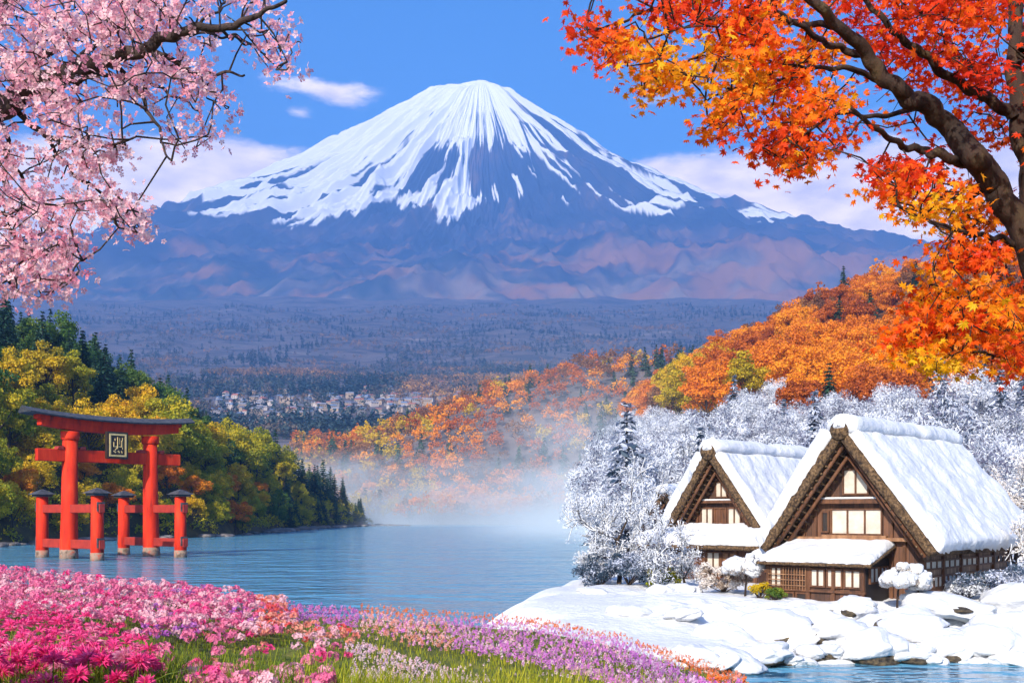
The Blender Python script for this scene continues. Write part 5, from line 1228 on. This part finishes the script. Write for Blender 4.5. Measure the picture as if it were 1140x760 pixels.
# ================================================================== FLOWER BANK
rng = np.random.default_rng(303)
def petalmat(name, cols): return leafmat(name, cols, trans=.35, objvar=.45, rough=.6)
FL = {
 'pink': petalmat('pink_petals', [(0,(.90,.52,.60)),(.4,(.86,.30,.44)),(.8,(.76,.16,.33)),(1,(.62,.07,.22))]),
 'magenta': petalmat('magenta_petals', [(0,(.92,.16,.40)),(.4,(.88,.06,.27)),(.8,(.76,.025,.19)),(1,(.55,.015,.16))]),
 'blush': petalmat('blush_petals', [(0,(.92,.76,.76)),(.4,(.90,.60,.64)),(.8,(.84,.38,.48)),(1,(.74,.24,.38))]),
 'peach': petalmat('peach_petals', [(0,(.90,.68,.58)),(.4,(.88,.48,.36)),(.8,(.80,.26,.20)),(1,(.66,.12,.12))]),
 'red': petalmat('coral_red_petals', [(0,(.86,.24,.16)),(.5,(.78,.10,.09)),(1,(.60,.04,.06))]),
 'purple': petalmat('purple_petals', [(0,(.70,.32,.68)),(.4,(.52,.14,.54)),(.8,(.34,.06,.40)),(1,(.24,.03,.28))]),
 'violet': petalmat('orchid_petals', [(0,(.82,.42,.76)),(.4,(.70,.20,.60)),(.8,(.52,.10,.46)),(1,(.36,.05,.34))]),
 'orange': petalmat('orange_petals', [(0,(.85,.34,.08)),(.5,(.78,.15,.03)),(1,(.58,.07,.02))]),
 'white': petalmat('white_petals', [(0,(.92,.86,.84)),(.5,(.88,.72,.74)),(1,(.80,.50,.60))]),
 'mauve': petalmat('pale_mauve_petals', [(0,(.86,.74,.84)),(.5,(.76,.52,.72)),(1,(.62,.34,.60))]),
}
FOL['grass'] = leafmat('grass_blades', [(0,(.020,.060,.006)),(.35,(.10,.17,.010)),(.7,(.28,.31,.014)),(1,(.48,.42,.03))], trans=.3, objvar=.2)
def head_geo(kind, rg, detail):
    """unit flower head centred on the origin: dome of florets, spidery umbel, or spike"""
    Vs = []; Ts = []
    if kind == 'dome':
        n = detail; d = unit(rg.normal(size=(n, 3))); d[:, 2] = np.abs(d[:, 2])*rg.choice([1, 1, 1, -.5], n); d = unit(d)
        C = d*rg.uniform(.55, .95, (n, 1))*np.array([1, 1, .72]); nr = unit(d+rg.normal(size=(n, 3))*.35); a = unit(np.cross(nr, rg.normal(size=(n, 3)))); b_ = np.cross(nr, a); ft = rg.random(n)*.8
        for q in range(5):
            t = 2*np.pi*q/5; e = a*np.cos(t)+b_*np.sin(t); s = -a*np.sin(t)+b_*np.cos(t); z = .30*rg.uniform(.8, 1.25, (n, 1)); u = nr*z*.3
            Vs.append(np.stack([C, C+e*z*.6+s*z*.36+u, C+e*z+u*.6, C+e*z*.6-s*z*.36+u], 1)); Ts.append(np.clip(ft+.2*rg.random(n)+.12*(d[:, 2] < .2), 0, 1))
    elif kind == 'spider':
        n = detail*3; d = unit(rg.normal(size=(n, 3))); d[:, 2] = np.abs(d[:, 2])*.9-.12; d = unit(d); s = unit(np.cross(d, rg.normal(size=(n, 3)))); l = rg.uniform(.8, 1.25, (n, 1)); dr = np.array([0, 0, -.18])
        Vs.append(np.stack([d*.1, d*l*.55+s*.10, d*l+dr, d*l*.55-s*.10], 1)); Ts.append(rg.random(n))
    else:
        n = detail; z = rg.random(n); an = rg.uniform(0, 6.28, n); rr = .32*(1-z*.6); C = np.stack([np.cos(an)*rr*1.5, np.sin(an)*rr*1.5, z*1.25-.6], 1); nr = unit(rg.normal(size=(n, 3))+np.stack([np.cos(an), np.sin(an), .5*np.ones(n)], 1)); a = unit(np.cross(nr, rg.normal(size=(n, 3)))); b_ = np.cross(nr, a); q = .24
        Vs.append(np.stack([C-a*q, C+b_*q*.7, C+a*q, C-b_*q*.7], 1)); Ts.append(rg.random(n))
    V = np.concatenate(Vs); return V, np.concatenate(Ts)
# plan of the beds, read off where each plant's head stands in the view
def zone(px, py, u, x, y, n1):
    """-> (species, colour, head radius, height) or None"""
    jit = (n1-.5)*26
    ridge = np.interp(px, [0,150,300,420,560,700,790], [634,650,664,672,682,703,748])
    if px < 330 or py < 0:
        lowb = np.interp(px, [0,100,200,300,400], [684,690,698,700,692])+jit*.8
    else: lowb = np.interp(px, [330,400,440], [712,706,700])+jit
    mag = py > np.interp(px, [0,60,110,165,180], [682,680,700,722,800])+jit*.4
    if mag and px < 172: return ('spider', 'magenta' if u < .8 else 'pink', .12 if py > 700 else .10, .42)
    # far strip beyond the grass path
    pathtop = np.interp(px, [300,330,430,560,680,800], [670,682,702,722,752,780]); pathbot = np.interp(px, [330,400,430,520,600,640], [694,701,712,736,764,790])
    if px > 318 and py < pathtop:
        if py < ridge+5+jit*.15 and px > 400: return ('spike', 'orange' if u < .75 else 'peach', .055, .30)
        if px < 400: return ('spike', 'purple' if u < .6 else 'violet' if u < .8 else 'pink', .06, .26)
        if px < 500+jit: return ('spike', 'peach' if u < .45 else ('blush' if u < .8 else 'violet'), .06, .26)
        if px > 700+jit: return ('spike', 'mauve' if u < .35 else ('purple' if u < .8 else 'violet'), .06, .26)
        return ('spike', 'violet' if u < .5 else ('purple' if u < .75 else ('blush' if u < .9 else 'white')), .06, .28)
    if px > 330 and pathtop <= py < pathbot: return None if u < .97 else ('spike', 'white', .04, .15)
    if px > 395+jit*2.0 and py > 690: return ('spike', 'white' if u < .6 else ('blush' if u < .85 else 'mauve'), .050, .18)
    if py < lowb:
        if px > 285: 
            if py < 684 and n1 > .45: return ('dome', 'red' if u < .6 else 'pink', .085, .34)
            return ('dome', 'peach' if u < .5 else ('blush' if u < .85 else 'red'), .09, .34)
        if n1 > .60 and u < .5 and py > 655: return ('dome', 'purple', .075, .34)
        return ('dome', 'pink' if u < .62 else ('blush' if u < .93 else 'magenta'), .115 if py > 672 else .10, .38)
    if u < .016: return ('dome', 'pink' if u < .014 else ('magenta' if u < .015 else 'blush'), .13, .30)
    if u < .021 and px > 230: return ('dome', 'peach', .08, .28)
    return None
plants = []
N_T = 46000
ys = 8.5*(28/8.5)**rng.random(N_T); us = rng.random(N_T)
for i in range(N_T):
    y = ys[i]; px = rng.uniform(-40, 830); x = (px-570)/F*y; z = float(meadow_z(x, y))
    if z < .05: continue
    n1 = float(fbm(x/1.1, y/1.6, 333, 3)); u = us[i]
    py = 570-(z+.36-EYE)/y*F
    if py > 800 or py < 600: continue
    if float(vn(x*1.3, y*1.1, 55)) < .30 and rng.random() < .75 and px < 420: continue
    r_ = zone(px, py, rng.random(), x, y, n1)
    if r_ is None: continue
    kind, col, hr, hh = r_
    plants.append((x, y, z, kind, col, hr*rng.uniform(.75, 1.2), hh*rng.uniform(.55, 1.25), px, py))
# thin to an even cover: spacing grows with the head size
cell = {}; keep = []
order = rng.permutation(len(plants))
for i in order:
    p = plants[i]; dm = p[5]*(1.45 if p[3] != 'spike' else 1.35); key = (int(p[0]/.3), int(p[1]/.3)); ok = True
    for a in (-1, 0, 1):
        for b_ in (-1, 0, 1):
            for q in cell.get((key[0]+a, key[1]+b_), ()):
                if (q[0]-p[0])**2+(q[1]-p[1])**2 < dm*dm: ok = False; break
            if not ok: break
        if not ok: break
    if ok: keep.append(p); cell.setdefault(key, []).append(p)
plants = keep
big = [p for p in plants if p[3] != 'spike']; small = [p for p in plants if p[3] == 'spike']
vis = [p for p in big if -12 < p[7] < 900 and p[8] < 770]; vis.sort(key=lambda p: p[1])
near_ids = set(id(p) for p in vis[:270])
HG = {}
def head_mesh(kind, col, k, detail):
    key = (kind, col, k)
    if key not in HG:
        V, T_ = head_geo(kind, np.random.default_rng(hash((kind, k)) % 99991 if False else 900+k*7+len(kind)), detail)
        HG[key] = npmesh(col+'_flower_head', V.reshape(-1, 3), np.arange(len(V)*4).reshape(-1, 4), FL[col], {'tint': ('FACE', T_)})
    return HG[key]
def stem_geo(rg):
    Vs = []; 
    for a in range(3):
        t = a*2.09; w_ = .010; c, s = math.cos(t)*w_, math.sin(t)*w_; Vs.append([[c, s, -.1], [-c*.3, -s*.3, -.1], [-c*.3, -s*.3, 1.0], [c*.7, s*.7, 1.0]])
    for k in range(13):
        a = rg.uniform(0, 6.28); z0 = rg.uniform(.0, .6); L_ = rg.uniform(.30, .60); d = np.array([math.cos(a), math.sin(a), .75]); s = np.array([-math.sin(a), math.cos(a), 0])*.035; p = np.array([0, 0, z0])
        Vs.append([p, p+d*L_*.5+s, p+d*L_-np.array([0, 0, .12]), p+d*L_*.5-s])
    return np.array(Vs)
stems = []
for k in range(4):
    V = stem_geo(np.random.default_rng(70+k)); stems.append(npmesh('stem_and_leaves', V.reshape(-1, 3), np.arange(len(V)*4).reshape(-1, 4), FOL['grass'], {'tint': ('FACE', np.random.default_rng(k).random(len(V)))}))
cname = {'pink': 'rose pink', 'magenta': 'deep magenta', 'blush': 'pale blush pink', 'peach': 'peach', 'red': 'coral red', 'purple': 'purple'}
for p in big:
    if id(p) not in near_ids: continue
    x, y, z, kind, col, hr, hh, px, py = p
    where = ('in the grass at the front of the bank' if py > 705 else ('on the crest by the red gate' if px < 230 and py < 665 else 'amid the flower bank'))
    where += ', far left' if px < 110 else (', left part' if px < 230 else (', by pale flowers' if px > 330 else ', middle part'))
    e = empty('garden_flower', (x, y, z), rng.uniform(0, 6.28), ('spidery ' if kind == 'spider' else 'round ')+cname[col]+' bloom '+where, 'flower', 'large-headed flowers on the near bank')
    o = nobj('flower_head', head_mesh(kind, col, int(rng.integers(3)), 34), e); o.location = (0, 0, hh); o.scale = (hr, hr, hr); o.rotation_euler = (rng.normal()*.25, rng.normal()*.25, 0)
    s = nobj('stem', stems[int(rng.integers(4))], e); s.scale = (.8, .8, hh)
lib = {k: [head_geo(k, np.random.default_rng(1200+j), {'dome': 22, 'spider': 16, 'spike': 20}[k]) for j in range(4)] for k in ('dome', 'spider', 'spike')}
col_sets = {}
for p in big+small:
    if id(p) in near_ids: continue
    x, y, z, kind, col, hr, hh, px, py = p; V, T_ = lib[kind][int(rng.integers(4))]; a = rng.uniform(0, 6.28); ca, sa = math.cos(a), math.sin(a)
    if kind == 'spike': sel = slice(0, None)
    q = (V@np.array([[ca, sa, 0], [-sa, ca, 0], [0, 0, 1]]))*hr+np.array([x, y, z+hh]); s_ = col_sets.setdefault(col, ([], [])); s_[0].append(q.reshape(-1, 3)); s_[1].append(np.clip(T_*.7+rng.random()*.3, 0, 1))
for col, (vs_, ts_) in col_sets.items():
    V = np.concatenate(vs_); tag(nobj('flowerbed', npmesh('flowerbed', V, np.arange(len(V)).reshape(-1, 4), FL[col], {'tint': ('FACE', np.concatenate(ts_))})), kind='stuff')
# grass: curved blades everywhere on the bank, taller between the near flowers
def blades(n, ylo, yhi, pxlo, pxhi, hlo, hhi, wd, seed, acc):
    rg = np.random.default_rng(seed); y = ylo*(yhi/ylo)**rg.random(n); px = rg.uniform(pxlo, pxhi, n); x = (px-570)/F*y; z = meadow_z(x, y); ok = z > .12; x, y, z = x[ok], y[ok], z[ok]; n = len(x)
    a = rg.uniform(0, 6.28, n); h = rg.uniform(hlo, hhi, n)*(.6+.8*fbm(x/1.3, y/1.3, 15, 2)); lean = rg.uniform(.1, .65, n)*h; d = np.stack([np.cos(a), np.sin(a), 0*a], 1); s = np.stack([-np.sin(a), np.cos(a), 0*a], 1)*wd*rg.uniform(.6, 1.3, (n, 1))
    p0 = np.stack([x, y, z-.02], 1); p1 = p0+d*(lean*.3)[:, None]+np.array([0, 0, 1.])*(h*.6)[:, None]; p2 = p0+d*lean[:, None]+np.array([0, 0, 1.])*h[:, None]
    V = np.stack([p0-s, p0+s, p1+s*.8, p1-s*.8, p1-s*.8, p1+s*.8, p2+s*.12, p2-s*.12], 1).reshape(-1, 3); t_ = np.clip(rg.random(n)*.55+.45*fbm(x/.9, y/.9, 25, 3)+np.where((570+x/y*F) > 330, .22, 0), 0, 1)
    acc.append((V, np.repeat(t_, 2)))
acc = []
blades(26000, 8.5, 15, -60, 760, .16, .40, .0055, 1, acc); blades(30000, 13, 30, -60, 840, .06, .16, .007, 2, acc); blades(7000, 9, 16, -60, 520, .30, .52, .0065, 3, acc)
V = np.concatenate([a[0] for a in acc]); tag(nobj('grass', npmesh('grass', V, np.arange(len(V)).reshape(-1, 4), FOL['grass'], {'tint': ('FACE', np.concatenate([a[1] for a in acc]))})), kind='stuff')
